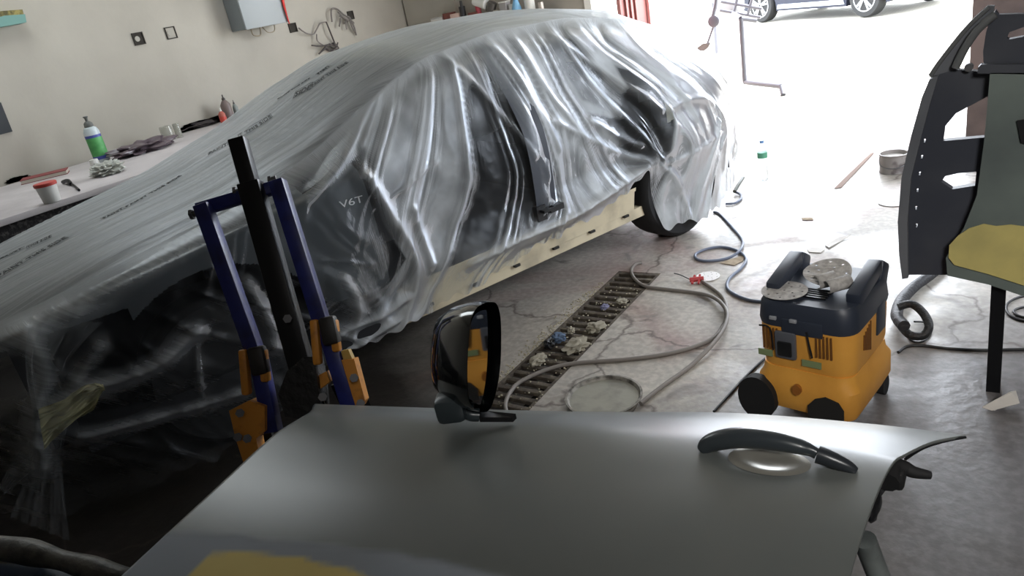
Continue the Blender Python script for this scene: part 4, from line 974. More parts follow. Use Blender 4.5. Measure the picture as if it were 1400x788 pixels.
# water bottle
wbp = onz(1044, 246, 0); wbt = empty('water_bottle', wbp, 'clear plastic water bottle with green label standing in the bright doorway', 'bottle')
CLEAR = mat('clear_plastic', (214, 228, 236), .08, trans=.9, alpha=.55)
m = MB(); m.lathe((0, 0, 0), [(.030, 0), (.034, .01), (.034, .15), (.031, .16), (.034, .17), (.034, .20), (.026, .235), (.013, .255), (.013, .27)], 24); m.build('bottle_body', CLEAR, wbt)
m = MB(); m.cyl((0, 0, .165), (0, 0, .205), .0352, n=24); m.build('label_band', mat('green_label', (90, 160, 130), .5), wbt)
m = MB(); m.cyl((0, 0, .27), (0, 0, .288), .015, n=20); m.build('bottle_cap', mat('cap_blue', (110, 150, 200), .5), wbt)
# flat scraps on floor
CARD = mat('cardboard', (176, 160, 138), .9, noise=(20, (150, 134, 112), .4, .6)); PAPER = mat('pale_paper', (214, 210, 204), .9)
def scrap(name, loop, mm, label, cat='scrap', up=.003, curl=.0):
    m = MB(); m.plate([[onz(x, y, up + curl * (k % 3)) for k, (x, y) in enumerate(loop)]], (0, 0, .002)); return tag(m.build(name, mm, smooth=False), label, cat)
scrap('cardboard_scrap', [(984, 360), (1018, 349), (1016, 357), (1004, 363)], CARD, 'brown cardboard scrap inside the loop of the blue-grey hose')
scrap('cardboard_scrap', [(1060, 373), (1088, 371), (1086, 384), (1061, 385)], CARD, 'brown cardboard scrap on the floor just behind the vacuum', curl=.006)
scrap('paper_scrap', [(1103, 340), (1118, 338), (1128, 341), (1122, 346), (1106, 345)], PAPER, 'oval white paper scrap on the cracked floor beyond the vacuum')
scrap('paper_scrap', [(1128, 336), (1145, 325), (1163, 322), (1150, 330), (1133, 339)], PAPER, 'long thin pale paper strip on the floor beyond the vacuum', curl=.004)
scrap('paper_scrap', [(1096, 298), (1111, 298), (1112, 301), (1097, 301)], CARD, 'tiny brown strip on the open floor beyond the white paper scraps')
scrap('wood_strip', [(1140, 258), (1190, 210), (1195, 209), (1150, 257)], mat('wood_strip_brown', (122, 98, 84), .8), 'thin reddish brown strip lying on floor near the doorway', 'strip')
m = MB(); L1 = [onz(1343, 558, .004), onz(1356, 562, .004), onz(1394, 552, .03), onz(1389, 535, .045), onz(1382, 536, .05)]; m.plate([L1], (0, 0, .002)); m.plate([[onz(1343, 557, .006), onz(1382, 536, .055), onz(1392, 543, .02), onz(1360, 562, .004)]], (0, 0, .002))
tag(m.build('folded_sandpaper', PAPER, smooth=False), 'folded pale perforated sandpaper by the foot of the stand leg', 'sandpaper')
# ------------------------------------------------------------------ hanging door shell on the right
ds = empty('door_shell', (.1, 2.68, .4), 'dark stripped door shell with cut-outs and yellow filler standing upright at right', 'car door')
YP = 2.66
def pl(pts, y=YP): return [ony(a, b, y) for a, b in pts]
DG = mat('shell_grey', (104, 106, 110), .55, noise=(4, (84, 87, 92), .4, .7)); DK = mat('shell_dark', (54, 57, 66), .5, noise=(5, (68, 70, 76), .4, .7)); GG = mat('shell_green_grey', (108, 118, 112), .6, noise=(3, (84, 92, 90), .4, .7))
h1 = [(1289, 193), (1292, 173), (1307, 155), (1352, 131), (1350, 160), (1346, 188)]
h2 = [(1287, 249), (1292, 241), (1310, 237), (1335, 235), (1333, 254), (1302, 259)]
slots = [[(x, y), (x + 3, y), (x + 2, y + 5), (x - 1, y + 5)] for x, y in ((1263, 190), (1259, 212), (1256, 235), (1253, 258), (1251, 282), (1252, 306))]
m = MB(); m.plate([pl([(1272, 106), (1286, 101), (1306, 95), (1340, 98), (1440, 98), (1520, 110), (1540, 250), (1530, 430), (1400, 403), (1360, 388), (1300, 376), (1235, 376), (1231, 345), (1229, 300), (1234, 240), (1248, 180), (1262, 130)]), pl(h1), pl(h2)] + [pl(s_) for s_ in slots], (0, .03, 0))
wparent(m.build('inner_panel', DK, smooth=False), ds)
m = MB(); m.plate([pl([(1234, 240), (1248, 180), (1262, 130), (1272, 106), (1284, 102), (1274, 135), (1262, 180), (1247, 240), (1242, 300), (1243, 376), (1235, 377), (1231, 345), (1229, 300)], 2.655)], (0, -.03, 0)); wparent(m.build('edge_flange', DG, smooth=False), ds)
m = MB(); m.plate([pl([(1354, 98), (1440, 98), (1520, 110), (1540, 250), (1530, 430), (1400, 402), (1352, 386), (1296, 374), (1294, 350), (1318, 310), (1336, 265), (1346, 190)], 2.64)], (0, -.02, 0)); wparent(m.build('outer_skin', GG, smooth=False), ds)
m = MB(); m.plate([pl([(1297, 352), (1298, 335), (1310, 322), (1325, 312), (1345, 306), (1362, 309), (1382, 307), (1420, 312), (1460, 330), (1470, 400), (1400, 390), (1350, 374), (1305, 362)], 2.618)], (0, -.004, 0)); wparent(m.build('filler_patch', mat('yellow_filler', (196, 182, 112), .85, noise=(8, (176, 164, 104), .4, .7)), smooth=False), ds)
m = MB(); m.plate([pl([(1270, 106), (1283, 88), (1310, 52), (1330, 30), (1345, 18), (1350, 8), (1360, 8), (1358, 22), (1340, 40), (1318, 68), (1306, 95), (1286, 101)], 2.66)], (0, .02, 0)); wf_ = m.build('window_frame', DG, smooth=False); wparent(wf_, ds)
m = MB(); m.tube(pl([(1306, 93), (1318, 68), (1333, 45), (1350, 28), (1361, 20)], 2.645), .012, 10); m.tube(pl([(1272, 104), (1284, 86), (1312, 50), (1332, 28), (1352, 10)], 2.645), .007, 8); wparent(m.build('frame_channel', mat('channel_grey', (96, 98, 98), .5)), ds)
m = MB(); m.plate([pl([(1361, 14), (1366, 20), (1400, 19), (1480, 22), (1480, 96), (1400, 98), (1345, 96), (1344, 70), (1348, 45), (1352, 30)], 2.68), pl([(1377, 52), (1380, 44), (1400, 37), (1440, 32), (1440, 44), (1400, 50), (1380, 54)], 2.68)], (0, .03, 0)); wparent(m.build('header_panel', DK, smooth=False), ds)
m = MB(); m.plate([pl([(1338, 90), (1342, 86), (1400, 86), (1480, 90), (1480, 99), (1400, 99), (1337, 98)], 2.65)], (0, -.03, 0)); wparent(m.build('belt_bar', DK, smooth=False), ds)
m = MB(); m.cyl(pl([(1325, 91)])[0], pl([(1325, 91)])[0] + Vector((0, -.02, 0)), .012); wparent(m.build('bolt', BOLT), ds)
m = MB(); m.plate([pl([(1390, 165), (1400, 163), (1420, 163), (1420, 200), (1396, 195)], 2.616)], (0, -.004, 0)); wparent(m.build('handle_recess', mat('recess_black', (12, 13, 15), .5), smooth=False), ds)
# stand carrying it
ss = empty('shell_stand', (0, 2.65, 0), 'black square-tube stand holding the door shell at the right', 'stand')
m = MB(); a = ony(1366, 385, 2.68); b = Vector((-.012, 2.66, 0)); m.bar(a, b, .042, .042, up=(0, 1, 0)); wparent(m.build('leg', DARKMETAL), ss)
m = MB(); m.bar(Vector((.75, 2.9, .42)), Vector((.75, 2.9, 0)), .042); wparent(m.build('leg', DARKMETAL), ss)
m = MB(); m.bar(ony(1366, 385, 2.69) + Vector((0, 0, 0)), Vector((.75, 2.9, .42)), .04); wparent(m.build('cross_bar', DARKMETAL), ss)
# ------------------------------------------------------------------ wall fittings
def wx(px, py): return onx(px, py, XL)
hm = mat('socket_recess', (52, 48, 42), .9); hl_ = mat('conduit_grey', (170, 166, 156), .8)
def recess(px, py, w_, h_, name, label, cat, circ=True):
    p = wx(px, py); e = empty(name, p, label, cat)
    m = MB(); t_ = .008
    # frame with a recessed back
    m.plate([[(0, -w_ / 2, -h_ / 2), (0, w_ / 2, -h_ / 2), (0, w_ / 2, h_ / 2), (0, -w_ / 2, h_ / 2)], [(0, -w_ / 2 + t_, -h_ / 2 + t_), (0, w_ / 2 - t_, -h_ / 2 + t_), (0, w_ / 2 - t_, h_ / 2 - t_), (0, -w_ / 2 + t_, h_ / 2 - t_)]], (.012, 0, 0)); m.build('recess_rim', hm, e, smooth=False)
    m = MB(); m.box((.002, 0, 0), (.004, w_ - .01, h_ - .01)); m.build('recess_back', hm if px < 200 or px > 380 else PLASTER, e, smooth=False)
    if circ: m = MB(); m.cyl((.003, -.012, 0), (.009, -.012, 0), .022, n=20); m.build('conduit_stub', hl_, e)
    return e
recess(189, 53, .10, .10, 'wall_socket_box', 'left open square socket hole in the plaster wall', 'socket box')
recess(233, 45, .10, .10, 'wall_socket_box', 'open square socket hole nearest the grey electrical cabinet, on its left', 'socket box')
recess(400, 38, .10, .09, 'wall_socket_box', 'open socket box with a cable just right of the grey cabinet', 'socket box', False)
recess(479, 21, .09, .09, 'wall_socket_box', 'open socket box above the tangled wires', 'socket box', False)
ec = empty('electrical_cabinet', wx(352, 30), 'grey metal electrical cabinet on the wall', 'electrical cabinet')
pa, pb = wx(345, 39), wx(388, 31)
L_ = (pb.y - pa.y)
m = MB(); m.box((.10, 0, .30), (.20, L_ + .12, .60), bev=.008); ec.location = Vector((XL, (pa.y + pb.y) / 2 - .18, pa.z + .0)); m.build('cabinet_body', mat('cabinet_grey', (122, 128, 130), .5), ec)
m = MB(); m.box((.215, 0, .30), (.022, L_ + .13, .61), bev=.006); m.build('cabinet_door', mat('cabinet_door_grey', (158, 164, 166), .5), ec)
m = MB(); m.tube([(.08, -.10, 0), (.09, -.10, -.06), (.09, -.02, -.07), (.09, .0, 0)], .007, 8); m.tube([(.10, .02, 0), (.11, .06, -.06), (.11, .14, -.06), (.10, .17, 0)], .005, 8); m.build('cable_loop', mat('cable_beige', (150, 140, 120), .6), ec)
m = MB(); 
q0 = ec.location
m = MB(); rp = [onx(384, -20, XL + .22), onx(386, 0, XL + .24), onx(390, 18, XL + .24), onx(394, 33, XL + .23)]
V = np.array([[np.array(p) + np.array([0, -.022 * (1 - k * .1), 0]), np.array(p) + np.array([0.01, .0, 0]), np.array(p) + np.array([0, .022, 0])] for k, p in enumerate(catmull(rp, 5))])
rb = grid_mesh('red_ribbon', V, np.ones((V.shape[0] - 1, 2), bool), mat('red_cloth', (206, 58, 52), .7)); rb.modifiers.new('t', 'SOLIDIFY').thickness = .003; tag(rb, 'red ribbon hanging at the right side of the grey electrical cabinet', 'ribbon')
def wires(name, lines, mm, label, r=.007, off=.04):
    m = MB()
    for ln in lines: m.tube([onx(x, y, XL + off + .02 * math.sin(k * 2.1)) for k, (x, y) in enumerate(ln)], r, 6, 5)
    return tag(m.build(name, mm), label, 'wires')
WG = mat('wire_grey', (120, 114, 110), .7); WD = mat('wire_dark', (76, 70, 68), .7)
wires('loose_cable', [[(408, 38), (418, 45), (428, 47), (433, 40), (438, 32), (446, 30)], [(433, 47), (434, 56), (442, 62)]], WG, 'cable running from the socket right of the cabinet to the wire tangle')
wires('wire_tangle', [[(426, 62), (440, 63), (455, 60), (462, 62)], [(446, 30), (452, 45), (458, 60)], [(440, 70), (448, 62), (458, 66), (462, 58)], [(436, 74), (446, 66), (456, 70)], [(450, 60), (460, 64), (452, 70), (444, 66)], [(455, 58), (463, 66), (455, 68)]], WD, 'knot of grey wires hanging low on the wall above the car', .008)
wires('wire_tangle', [[(454, 30), (453, 14), (460, 12), (470, 20), (478, 24)], [(462, 16), (470, 24), (480, 28), (484, 32)], [(466, 24), (464, 36)], [(472, 26), (474, 40)], [(478, 24), (484, 36), (487, 48)], [(476, 22), (482, 38), (486, 44)], [(464, 22), (476, 28), (470, 32)]], WG, 'bunch of stripped wires dangling from the upper socket box', .009)
po = MB(); po.plate([[onx(x, y, XL) for x, y in ((-30, 150), (0, 140), (16, 180), (-30, 192))]], (.015, 0, 0)); tag(po.build('wall_panel', mat('dark_glass_panel', (30, 34, 38), .3), smooth=False), 'dark glossy panel on the wall at the far left edge', 'panel')
sh_ = empty('wall_bracket', onx(8, 30, XL), 'small teal bracket on the wall at the upper left', 'bracket')
m = MB(); m.plate([[onx(x, y, XL) for x, y in ((-40, 34), (-2, 24), (26, 22), (28, 33), (0, 38), (-40, 44))]], (.10, 0, 0)); wparent(m.build('bracket_body', mat('teal_paint', (104, 146, 138), .6), smooth=False), sh_)
sp_ = MB(); sp_.plate([[onx(x, y, XL + .01) for x, y in ((-40, 22), (-2, 17), (24, 15), (26, 22), (-2, 24), (-40, 33))]], (.08, 0, 0)); tag(sp_.build('sponge', mat('sponge_yellow', (150, 138, 84), .95, noise=(30, (90, 84, 56), .4, .6)), smooth=False), 'grimy yellow sponge strip resting on the teal bracket', 'sponge')
# ------------------------------------------------------------------ workbench on the left
BZ_ = .93
be = empty('workbench', ((XL - 4.65) / 2, 2.6, 0), 'long bench along the left wall covered in dusty grey cloth', 'workbench')
m = MB(); m.box(((XL - 4.65) / 2 + .01, 2.3, BZ_ - .02), (abs(XL + 4.65) - .02, 6.4, .04), bev=.008); wparent(m.build('bench_top', mat('dusty_cloth', (196, 190, 190), .9, noise=(3, (176, 170, 170), .35, .7), bump=(10, .4))), be)
m = MB(); m.box((-4.74, 2.3, BZ_ - .24), (.03, 6.2, .40)); wparent(m.build('bench_front', mat('mottled_front', (30, 28, 28), .9, noise=(40, (78, 74, 72), .5, .62), bump=(40, .8)), smooth=False), be)
for (x, y) in ((-4.8, -.7), (-4.8, 2.3), (-4.8, 5.3), (-6.1, -.7), (-6.1, 5.3)):
    m = MB(); m.box((x, y, .43), (.07, .07, .86)); wparent(m.build('leg', DARKMETAL, smooth=False), be)
def onb(px, py): return onz(px, py, BZ_)
def bottle(name, base, prof, mm, label, parts=(), cat='bottle'):
    e = empty(name, base, label, cat); m = MB(); m.lathe((0, 0, 0), prof, 24); m.build('bottle_body', mm, e)
    for nm, pr, mm2 in parts: m = MB(); m.lathe((0, 0, 0), pr, 24); m.build(nm, mm2, e)
    return e
bb = onz(141, 221, BZ_); 
GLB = mat('bottle_green_label', (74, 150, 84), .5, noise=(12, (96, 176, 100), .4, .6)); BLB = mat('bottle_blue_band', (74, 84, 160), .5)
bottle('spray_bottle', bb, [(.052, 0), (.056, .01), (.056, .235), (.045, .262), (.022, .275), (.02, .285)], mat('bottle_white', (196, 206, 208), .4), 'white spray bottle with green and blue label on the bench',
   [('label_band', [(.0572, .045), (.0572, .19)], GLB), ('label_stripe', [(.0574, .025), (.0574, .05)], BLB), ('label_stripe', [(.0574, .19), (.0574, .21)], BLB), ('spray_cap', [(.03, .272), (.034, .275), (.03, .30), (.018, .312), (.010, .315), (.012, .34), (.018, .345), (.016, .352)], mat('cap_grey', (92, 94, 90), .5))])
tb = onb(72, 276); e = empty('plastic_tub', tb, 'white plastic tub with a red lid on the bench edge', 'tub')
m = MB(); m.lathe((0, 0, 0), [(.045, 0), (.047, .005), (.056, .10)], 28); m.build('tub_body', WHITEPL, e)
m = MB(); m.lathe((0, 0, 0), [(.061, .098), (.062, .102), (.062, .114), (.058, .118)], 28); m.build('tub_lid', mat('red_lid', (186, 60, 50), .5), e)
bo = empty('book', onb(58, 248), 'red covered book lying on the bench near the white tub', 'book', rz=math.radians(0))
A_, B_ = onb(30, 253), onb(92, 238); dr = (B_ - A_).normalized(); e2 = Vector((-dr.y, dr.x, 0)); hh = .30
def bkbox(z0, z1, w0, w1, l0, l1): 
    m = MB(); c = A_.lerp(B_, .5)
    P = [A_ + dr * l0 + e2 * w0, B_ + dr * l1 + e2 * w0, B_ + dr * l1 + e2 * w1, A_ + dr * l0 + e2 * w1]
    m.plate([[p + Vector((0, 0, z0)) for p in P]], (0, 0, z1 - z0)); return m
wparent(bkbox(.004, .026, .0, .16, .0, 0).build('pages', mat('book_pages', (206, 200, 186), .9), smooth=False), bo)
wparent(bkbox(.026, .030, -.004, .165, -.004, .004).build('book_cover', mat('book_red', (132, 60, 60), .6), smooth=False), bo)
wparent(bkbox(.0, .004, -.004, .165, -.004, .004).build('book_cover', bpy.data.materials['book_red'], smooth=False), bo)
m = MB(); m.cyl(onb(131, 227), onb(131, 227) + Vector((0, 0, .05)), .035, .030, n=24); tag(m.build('white_cap', WHITEPL), 'loose white bottle cap on the bench in front of the spray bottle', 'cap')
m = MB(); m.tube([onz(92, 249, BZ_ + .01), onz(100, 253, BZ_ + .01), onz(108, 260, BZ_ + .01)], .008, 8); m.tube([onz(86, 249, BZ_ + .012), onz(93, 247, BZ_ + .03), onz(97, 252, BZ_ + .012)], .012, 8); tag(m.build('hand_tool', DARKMETAL), 'small dark hand tool on the bench right of the red book', 'tool')
def bcr(name, px, py, size, mm, label, cat, sd, amp=.5, fr=3, base=BZ_):
    c = onz(px, py, base); c.z = base + size[2] * .75; m = MB(); m.blob(c, size, amp, fr, sd, 4)
    for v_ in m.bm.verts: v_.co.z = max(v_.co.z, base + .002); v_.co.x = max(v_.co.x, XL + .01)
    return tag(m.build(name, mm), label, cat)
bcr('crumpled_plastic', 150, 238, (.10, .09, .045), mat('white_film_ball', (196, 198, 190), .35, alpha=.85), 'crumpled clear white plastic wad on the bench by the car', 'plastic wad', 11, .8, 4)
bcr('plastic_bag', 197, 208, (.15, .24, .05), mat('mauve_plastic', (96, 84, 90), .3), 'flattened dark mauve plastic bag on the bench behind the spray bottle', 'bag', 12, .6, 3)
bcr('bench_clutter', 5, 249, (.07, .08, .02), BLACKPL, 'small black item against the wall at the bench left end', 'item', 13)
bcr('dark_cloth', 268, 175, (.14, .24, .035), mat('charcoal_cloth', (66, 60, 60), .9), 'dark cloth bundled on the bench left of the three bottles', 'cloth', 14)
for (px, py, lab) in ((232, 192, 'clear glass jar on the bench left of the dark cloth'), (246, 188, 'thin glass tumbler on the bench next to the clear jar')):
    p = onb(px, py); p.x = max(p.x, XL + .08); e = empty('glass_jar', p, lab, 'jar'); m = MB(); r_ = .05 if px < 240 else .028
    m.lathe((0, 0, 0), [(r_, 0), (r_, .11), (r_ * .95, .12), (r_ * .9, .12), (r_ * .9, .01)], 24); m.build('jar_body', mat('jar_glass', (206, 206, 196), .1, trans=.6, alpha=.6) if px < 240 else bpy.data.materials['jar_glass'], e)
by = {'a': ((297, 158), .030, .14, (176, 92, 78), 'small white and red bottle, lowest of the three by the film edge'),
      'b': ((311, 150), .046, .24, (112, 98, 94), 'tall brown pointed bottle in the middle of the bench bottles'),
      'c': ((322, 146), .024, .17, (128, 134, 130), 'thin greenish bottle at the right of the bench bottles')}
for k_, (pp, r_, h_, colr, lab) in by.items():
    base = Vector((XL + .14 + (.08 if k_ == 'a' else 0), onx(pp[0], pp[1], XL + .15).y, BZ_))
    bottle('squeeze_bottle', base, [(r_, 0), (r_ * 1.03, .01), (r_, h_ * .62), (r_ * .55, h_ * .75), (r_ * .3, h_ * .80)], mat('bottle_' + k_, colr, .5), lab,
      [('nozzle', [(r_ * .35, h_ * .78), (r_ * .35, h_ * .86), (r_ * .14, h_ * .9), (r_ * .12, h_)], WHITEPL if k_ == 'a' else mat('nozzle_' + k_, (70, 66, 62), .5))] + ([('label_band', [(r_ * 1.04, .02), (r_ * 1.03, h_ * .45)], mat('label_red', (196, 74, 62), .5))] if k_ == 'a' else []))
# ------------------------------------------------------------------ shelf on the back wall with clutter
SY = YB - .28; SZH = 1.235
def shp(px): 
    p = ony(px, 24, SY); return p
se = empty('wall_shelf', (-4.4, SY, SZH), 'shelf on the back wall beyond the car roof', 'shelf')
m = MB(); m.box((-4.85, YB - .16, SZH), (1.5, .32, .03)); wparent(m.build('shelf_board', mat('shelf_wood', (120, 100, 86), .7), smooth=False), se)
for x in (-5.3, -4.3):
    m = MB(); m.plate([[(x, YB - .3, SZH - .015), (x, YB, SZH - .015), (x, YB, SZH - .25)]], (.02, 0, 0)); wparent(m.build('shelf_bracket', DARKMETAL, smooth=False), se)
def on_shelf(px, dy=0.0):
    p = ony(px, 24, SY + dy); return Vector((p.x, SY + dy, SZH + .015))
def sbox(name, px, w_, h_, d_, col_, label, cat='box', rz=0.0, lid=None):
    e = empty(name, on_shelf(px), label, cat, rz=rz); m = MB(); m.box((0, 0, h_ / 2), (w_, d_, h_), bev=.006); m.build('box_body', mat(name + str(px), col_, .6), e)
    if lid: m = MB(); m.box((0, 0, h_ + .006), (w_ * 1.05, d_ * 1.05, .014), bev=.004); m.build('box_lid', mat(name + 'lid' + str(px), lid, .6), e)
    return e
# the shelf's front line is hidden by the roof: stand things so their tops show
sbox('plastic_box', 600, .16, .16, .12, (212, 210, 204), 'white plastic box on the shelf left end', lid=(190, 188, 184))
sbox('storage_box', 615, .12, .20, .10, (110, 60, 52), 'dark red box on the shelf behind white ones')
sbox('paper_bag', 624, .11, .18, .10, (196, 168, 156), 'pinkish paper bag on the shelf', 'bag', .3)
sbox('storage_box', 650, .12, .16, .10, (120, 70, 60), 'reddish brown carton on the shelf beside the dark bottle')
sbox('plastic_box', 668, .20, .10, .12, (176, 172, 166), 'flat pale box on the shelf below the tilted spray gun', lid=(210, 208, 202))
sbox('storage_box', 693, .09, .20, .10, (150, 146, 144), 'grey box with white lid on the shelf left of the blue bottle', lid=(214, 212, 208))
def scan(name, px, r_, h_, colr, label, cat='can', cap=None):
    e = empty(name, on_shelf(px), label, cat); m = MB(); m.lathe((0, 0, 0), [(r_, 0), (r_ * 1.03, .005), (r_, .012), (r_, h_ * .9), (r_ * 1.04, h_ * .93), (r_ * 1.04, h_)], 24); m.build('can_body', mat(name + str(px), colr, .45), e)
    if cap: m = MB(); m.lathe((0, 0, 0), [(cap[0], h_), (cap[0], h_ + cap[1])], 20); m.build('can_top', mat(name + 'c' + str(px), cap[2], .5), e)
    return e
scan('dark_bottle', 634, .035, .24, (44, 42, 42), 'dark slim bottle standing on the shelf', 'bottle', (.015, .06, (60, 58, 56)))
scan('aerosol_can', 656, .03, .22, (176, 70, 80), 'red aerosol can on the shelf behind the tilted white cup', 'can', (.02, .04, (214, 200, 190)))
scan('white_tin', 703, .04, .17, (226, 226, 224), 'small white tin on the shelf just left of the blue bottle')
scan('white_tin', 727, .055, .19, (206, 206, 200), 'round white tin on the shelf right of the blue bottle')
scan('small_jar', 680, .035, .14, (190, 186, 176), 'small pale jar on the shelf between the cup and the grey box', 'jar')
m = MB(); c0 = on_shelf(661) + Vector((0, -.02, .24)); m.cyl(c0 + Vector((-.07, 0, .03)), c0 + Vector((.08, 0, -.02)), .045, .058, n=24); tag(m.build('white_cup', WHITEPL), 'tilted white cup lying on top of the shelf clutter', 'cup')
m = MB(); m.cyl(on_shelf(672) + Vector((0, 0, .13)), on_shelf(672) + Vector((.05, 0, .22)), .05, n=20); tag(m.build('dark_jar', mat('jar_dark', (78, 74, 70), .4)), 'dark round jar under the tilted cup on the shelf', 'jar')
bottle('blue_bottle', on_shelf(712) + Vector((0, -.05, 0)), [(.05, 0), (.055, .01), (.052, .12), (.03, .19), (.02, .21)], mat('pale_blue', (126, 178, 214), .25), 'translucent light blue spray bottle on the shelf', [('bottle_cap', [(.024, .205), (.024, .30), (.016, .32)], mat('cap_bright_blue', (52, 128, 206), .4))])
sbox('small_block', 742, .04, .14, .05, (186, 176, 166), 'tiny pale block at the right end of the shelf', 'block')
# ------------------------------------------------------------------ doorway: reveal and red gate
rv = MB(); rv.box((-3.80, YB + .15, 1.8), (.08, .34, 3.6)); struct(rv.build('trim_3', mat('white_reveal', (226, 224, 218), .8), smooth=False))
gt = empty('steel_gate', (-3.75, YB + .4, 0), 'open red steel gate leaf at the left of the doorway', 'gate')
RD_ = mat('gate_red', (120, 70, 66), .55, noise=(5, (104, 60, 58), .4, .7)); RD2 = mat('gate_pale_red', (188, 128, 126), .6)
m = MB(); m.box((-3.62, YB + .75, 1.55), (.04, .85, 3.1)); 
for k in range(3): m.box((-3.59, YB + .45 + .12 * k, 1.55), (.03, .05, 3.1))
wparent(m.build('gate_frame', RD_, smooth=False), gt)
m = MB(); m.box((-3.58, YB + 1.3, 1.55), (.03, .60, 3.1)); wparent(m.build('gate_sheet', RD2, smooth=False), gt)
# ------------------------------------------------------------------ metal rack outside
rk = empty('metal_rack', onz(1018, 122, 0), 'thin metal tube rack standing in the bright yard', 'rack')
RK = mat('rack_grey', (84, 84, 92), .5)
A1 = onz(1019, 122, 0); A1t = Vector((A1.x, A1.y, .79)); F1 = onz(1068, 118, .08); F1b = onz(1071, 130, 0)
B1 = onz(980, 73, 0); B1t = Vector((B1.x, B1.y, 1.5))
def rt(name, a, b, r=.028): o = MB().cyl(a, b, r, n=12).build(name, RK); wparent(o, rk)
A1 = Vector((A1.x, A1.y, .08))
rt('post', A1, A1t); rt('foot_rail', A1, F1); rt('foot', F1, F1b); rt('post', B1, B1t); rt('top_rail', A1t, Vector(B1 + (B1t - B1) * .54)); 
C1 = A1t + Vector((-.6, 3.0, 0)); rt('side_rail', A1t, ony(1034, 28, A1.y + .1), .026)
for (a, b) in (((985, 14), (1040, 24)), ((1003, 20), (1010, -10)), ((986, 2), (1042, 12)), ((1022, 22), (1030, -8))):
    rt('brace', ony(*a, 9.5), ony(*b, 9.5), .018)
sv_ = empty('round_sander', ony(976, 28, 9.0), 'dark round tool with pad hanging on the metal rack', 'tool')
m = MB(); cc_ = ony(976, 29, 9.0); m.loft([(cc_ + Vector((0, -.03, 0)), .05), (cc_ + Vector((0, -.02, 0)), .068), (cc_ + Vector((0, .02, 0)), .068), (cc_ + Vector((0, .03, 0)), .05)], (0, 1, 0), 28); wparent(m.build('tool_head', RK), sv_)
m = MB(); m.tube([ony(976, 34, 9.), ony(972, 46, 9.), ony(967, 60, 9.)], .014, 10); m.tube([ony(974, 24, 9.), ony(978, 8, 9.), ony(980, -10, 9.)], .022, 10); wparent(m.build('tool_shaft', RK), sv_)
m = MB(); m.plate([[ony(x, y, 9.) for x, y in ((951, 67), (960, 60), (971, 58), (968, 65), (962, 70), (954, 69))]], (0, .04, 0)); wparent(m.build('tool_pad', mat('pad_grey', (96, 94, 92), .7), smooth=False), sv_)
m = MB(); m.box(ony(998, 8, 9.8), (.28, .3, .16), bev=.01); tag(m.build('grey_crate', mat('crate_grey', (140, 140, 142), .6)), 'small grey crate on the rack in the yard', 'crate')
# ------------------------------------------------------------------ car outside
W1 = onz(1041, 31, 0); W2 = onz(1182, 24, 0)
ax = (W2 - W1); wb = ax.length; ax.normalize(); sd_ = Vector((-ax.y, ax.x, 0))
if sd_.y < 0: sd_ = -sd_
oc = empty('parked_car', (W1 + W2) / 2 + sd_ * .85, 'dark blue-grey car parked outside in the bright yard', 'car')
OP = mat('yard_car_paint', (22, 26, 42), .5, spec=.3)
def ocp(a, z, d): return W1 + ax * a + sd_ * d + Vector((0, 0, z))
prof = [(-.85, .35), (-.42, .22), (-.40, .35), (-.28, .62), (0, .72), (.28, .62), (.40, .35), (.42, .20), (wb - .42, .20), (wb - .40, .35), (wb - .28, .62), (wb, .72), (wb + .28, .62), (wb + .4, .35), (wb + .42, .22), (wb + .85, .38), (wb + .9, .7), (wb + .75, .85), (wb - .1, 1.0), (wb - .8, 1.42), (wb - 1.6, 1.5), (.2, 1.45), (-.5, 1.05), (-.85, .95), (-.92, .6)]
m = MB(); m.plate([[ocp(a, z, .02) for a, z in prof]], sd_ * 1.7); wparent(m.build('body', OP, smooth=False), oc)
m = MB(); m.plate([[ocp(a, z, 0) for a, z in ((.45, .24), (wb - .45, .24), (wb - .48, .32), (.48, .32))]], sd_ * .02); wparent(m.build('sill_trim', mat('trim_grey', (150, 154, 160), .4), smooth=False), oc)
m = MB(); m.plate([[ocp(a, z, .015) for a, z in ((-.1, 1.02), (wb - .5, 1.02), (wb - .95, 1.36), (wb - 1.6, 1.42), (.3, 1.38))]], sd_ * 1.71); wparent(m.build('side_window', GLASSD, smooth=False), oc)
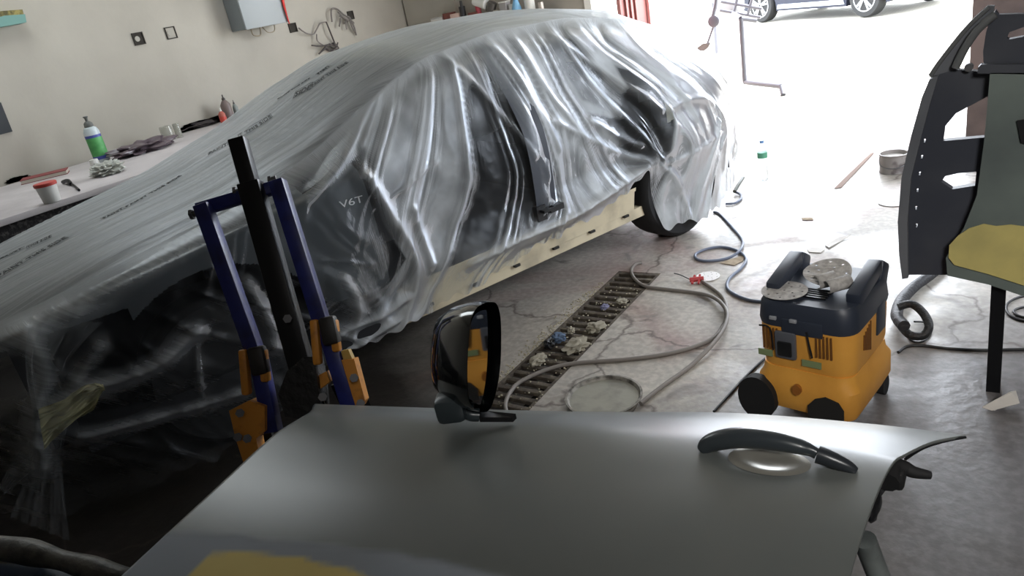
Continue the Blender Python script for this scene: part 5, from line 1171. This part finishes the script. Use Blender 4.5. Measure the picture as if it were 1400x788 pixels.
for a in (0, wb):
    for d0 in (0, 1.5):
        wr_ = empty('wheel', (0, 0, 0)); c = ocp(a, .33, d0 - .01); wr_.location = c
        m = MB(); m.loft([(c + sd_ * z, r) for r, z in ((.24, 0), (.31, 0), (.33, .03), (.33, .18), (.31, .21), (.22, .21))], sd_, 40); t1 = m.build('tyre', RUBBER)
        m = MB(); m.loft([(c + sd_ * -.004, .235), (c + sd_ * -.006, .215), (c + sd_ * .03, .21)], sd_, 40, False)
        for k in range(5):
            for off in (-.16, .16):
                an = 2 * math.pi * k / 5 + .3; d1 = ax * math.cos(an) + Vector((0, 0, 1)) * math.sin(an); d2 = ax * math.cos(an + off) + Vector((0, 0, 1)) * math.sin(an + off)
                m.bar(c + d1 * .02 - sd_ * .008, c + d2 * .222 - sd_ * .008, .034, .02, up=sd_)
        t2 = m.build('rim', mat('alloy', (150, 152, 156), .4, .3) if 'alloy' not in bpy.data.materials else bpy.data.materials['alloy'])
        m = MB(); m.cyl(c + sd_ * .05, c + sd_ * .06, .215, n=32); t3 = m.build('brake_disc', RIMD); wparent(t3, wr_)
        wparent(t1, wr_); wparent(t2, wr_); wparent(wr_, oc)
# ------------------------------------------------------------------ bottom-left wrapped roll and dark blue sheet
m = MB(); m.tube([dep(-60, 748, 1.55), dep(20, 752, 1.5), dep(90, 768, 1.45), dep(160, 790, 1.4), dep(200, 815, 1.4)], .03, 14, 10, radii=lambda t: .024 + .002 * math.sin(t * 23) + .003 * math.sin(t * 9))
tag(m.build('wrapped_roll', mat('grimy_wrap', (92, 90, 84), .5, noise=(20, (54, 54, 52), .4, .6), bump=(25, .6))), 'grimy plastic-wrapped roll lying at the bottom left corner', 'roll')
m = MB(); q = [dep(-60, 770, 1.55), dep(60, 772, 1.5), dep(150, 800, 1.45), dep(160, 900, 1.3), dep(-60, 900, 1.3)]; m.plate([q], (0, 0, -.35)); tag(m.build('toolbox', mat('dark_blue_box', (34, 46, 62), .5), smooth=False), 'dark blue tool chest under the wrapped roll at lower left', 'tool chest')

# ------------------------------------------------------------------ repeats share a group
GROUPS = {'sanding_disc': 'perforated sanding discs', 'sandpaper_roll': 'curled sandpaper pieces on the vacuum lid', 'air_hose': 'air hoses on the floor',
  'power_cable': 'black cables on the floor', 'vacuum_hose': 'vacuum hoses', 'crumpled_paper': 'crumpled paper scraps on the drain grate', 'cardboard_scrap': 'cardboard scraps on the floor',
  'paper_scrap': 'paper scraps on the floor', 'squeeze_bottle': 'squeeze bottles at the back of the bench', 'glass_jar': 'glass jars on the bench', 'wall_socket_box': 'open socket boxes in the left wall',
  'storage_box': 'boxes on the back wall shelf', 'plastic_box': 'pale plastic boxes on the back wall shelf', 'white_tin': 'white tins on the back wall shelf', 'wire_tangle': 'wire bunches on the left wall'}
for o in COL.objects:
    if o.parent is None and o.name.split('.')[0] in GROUPS: o['group'] = GROUPS[o.name.split('.')[0]]
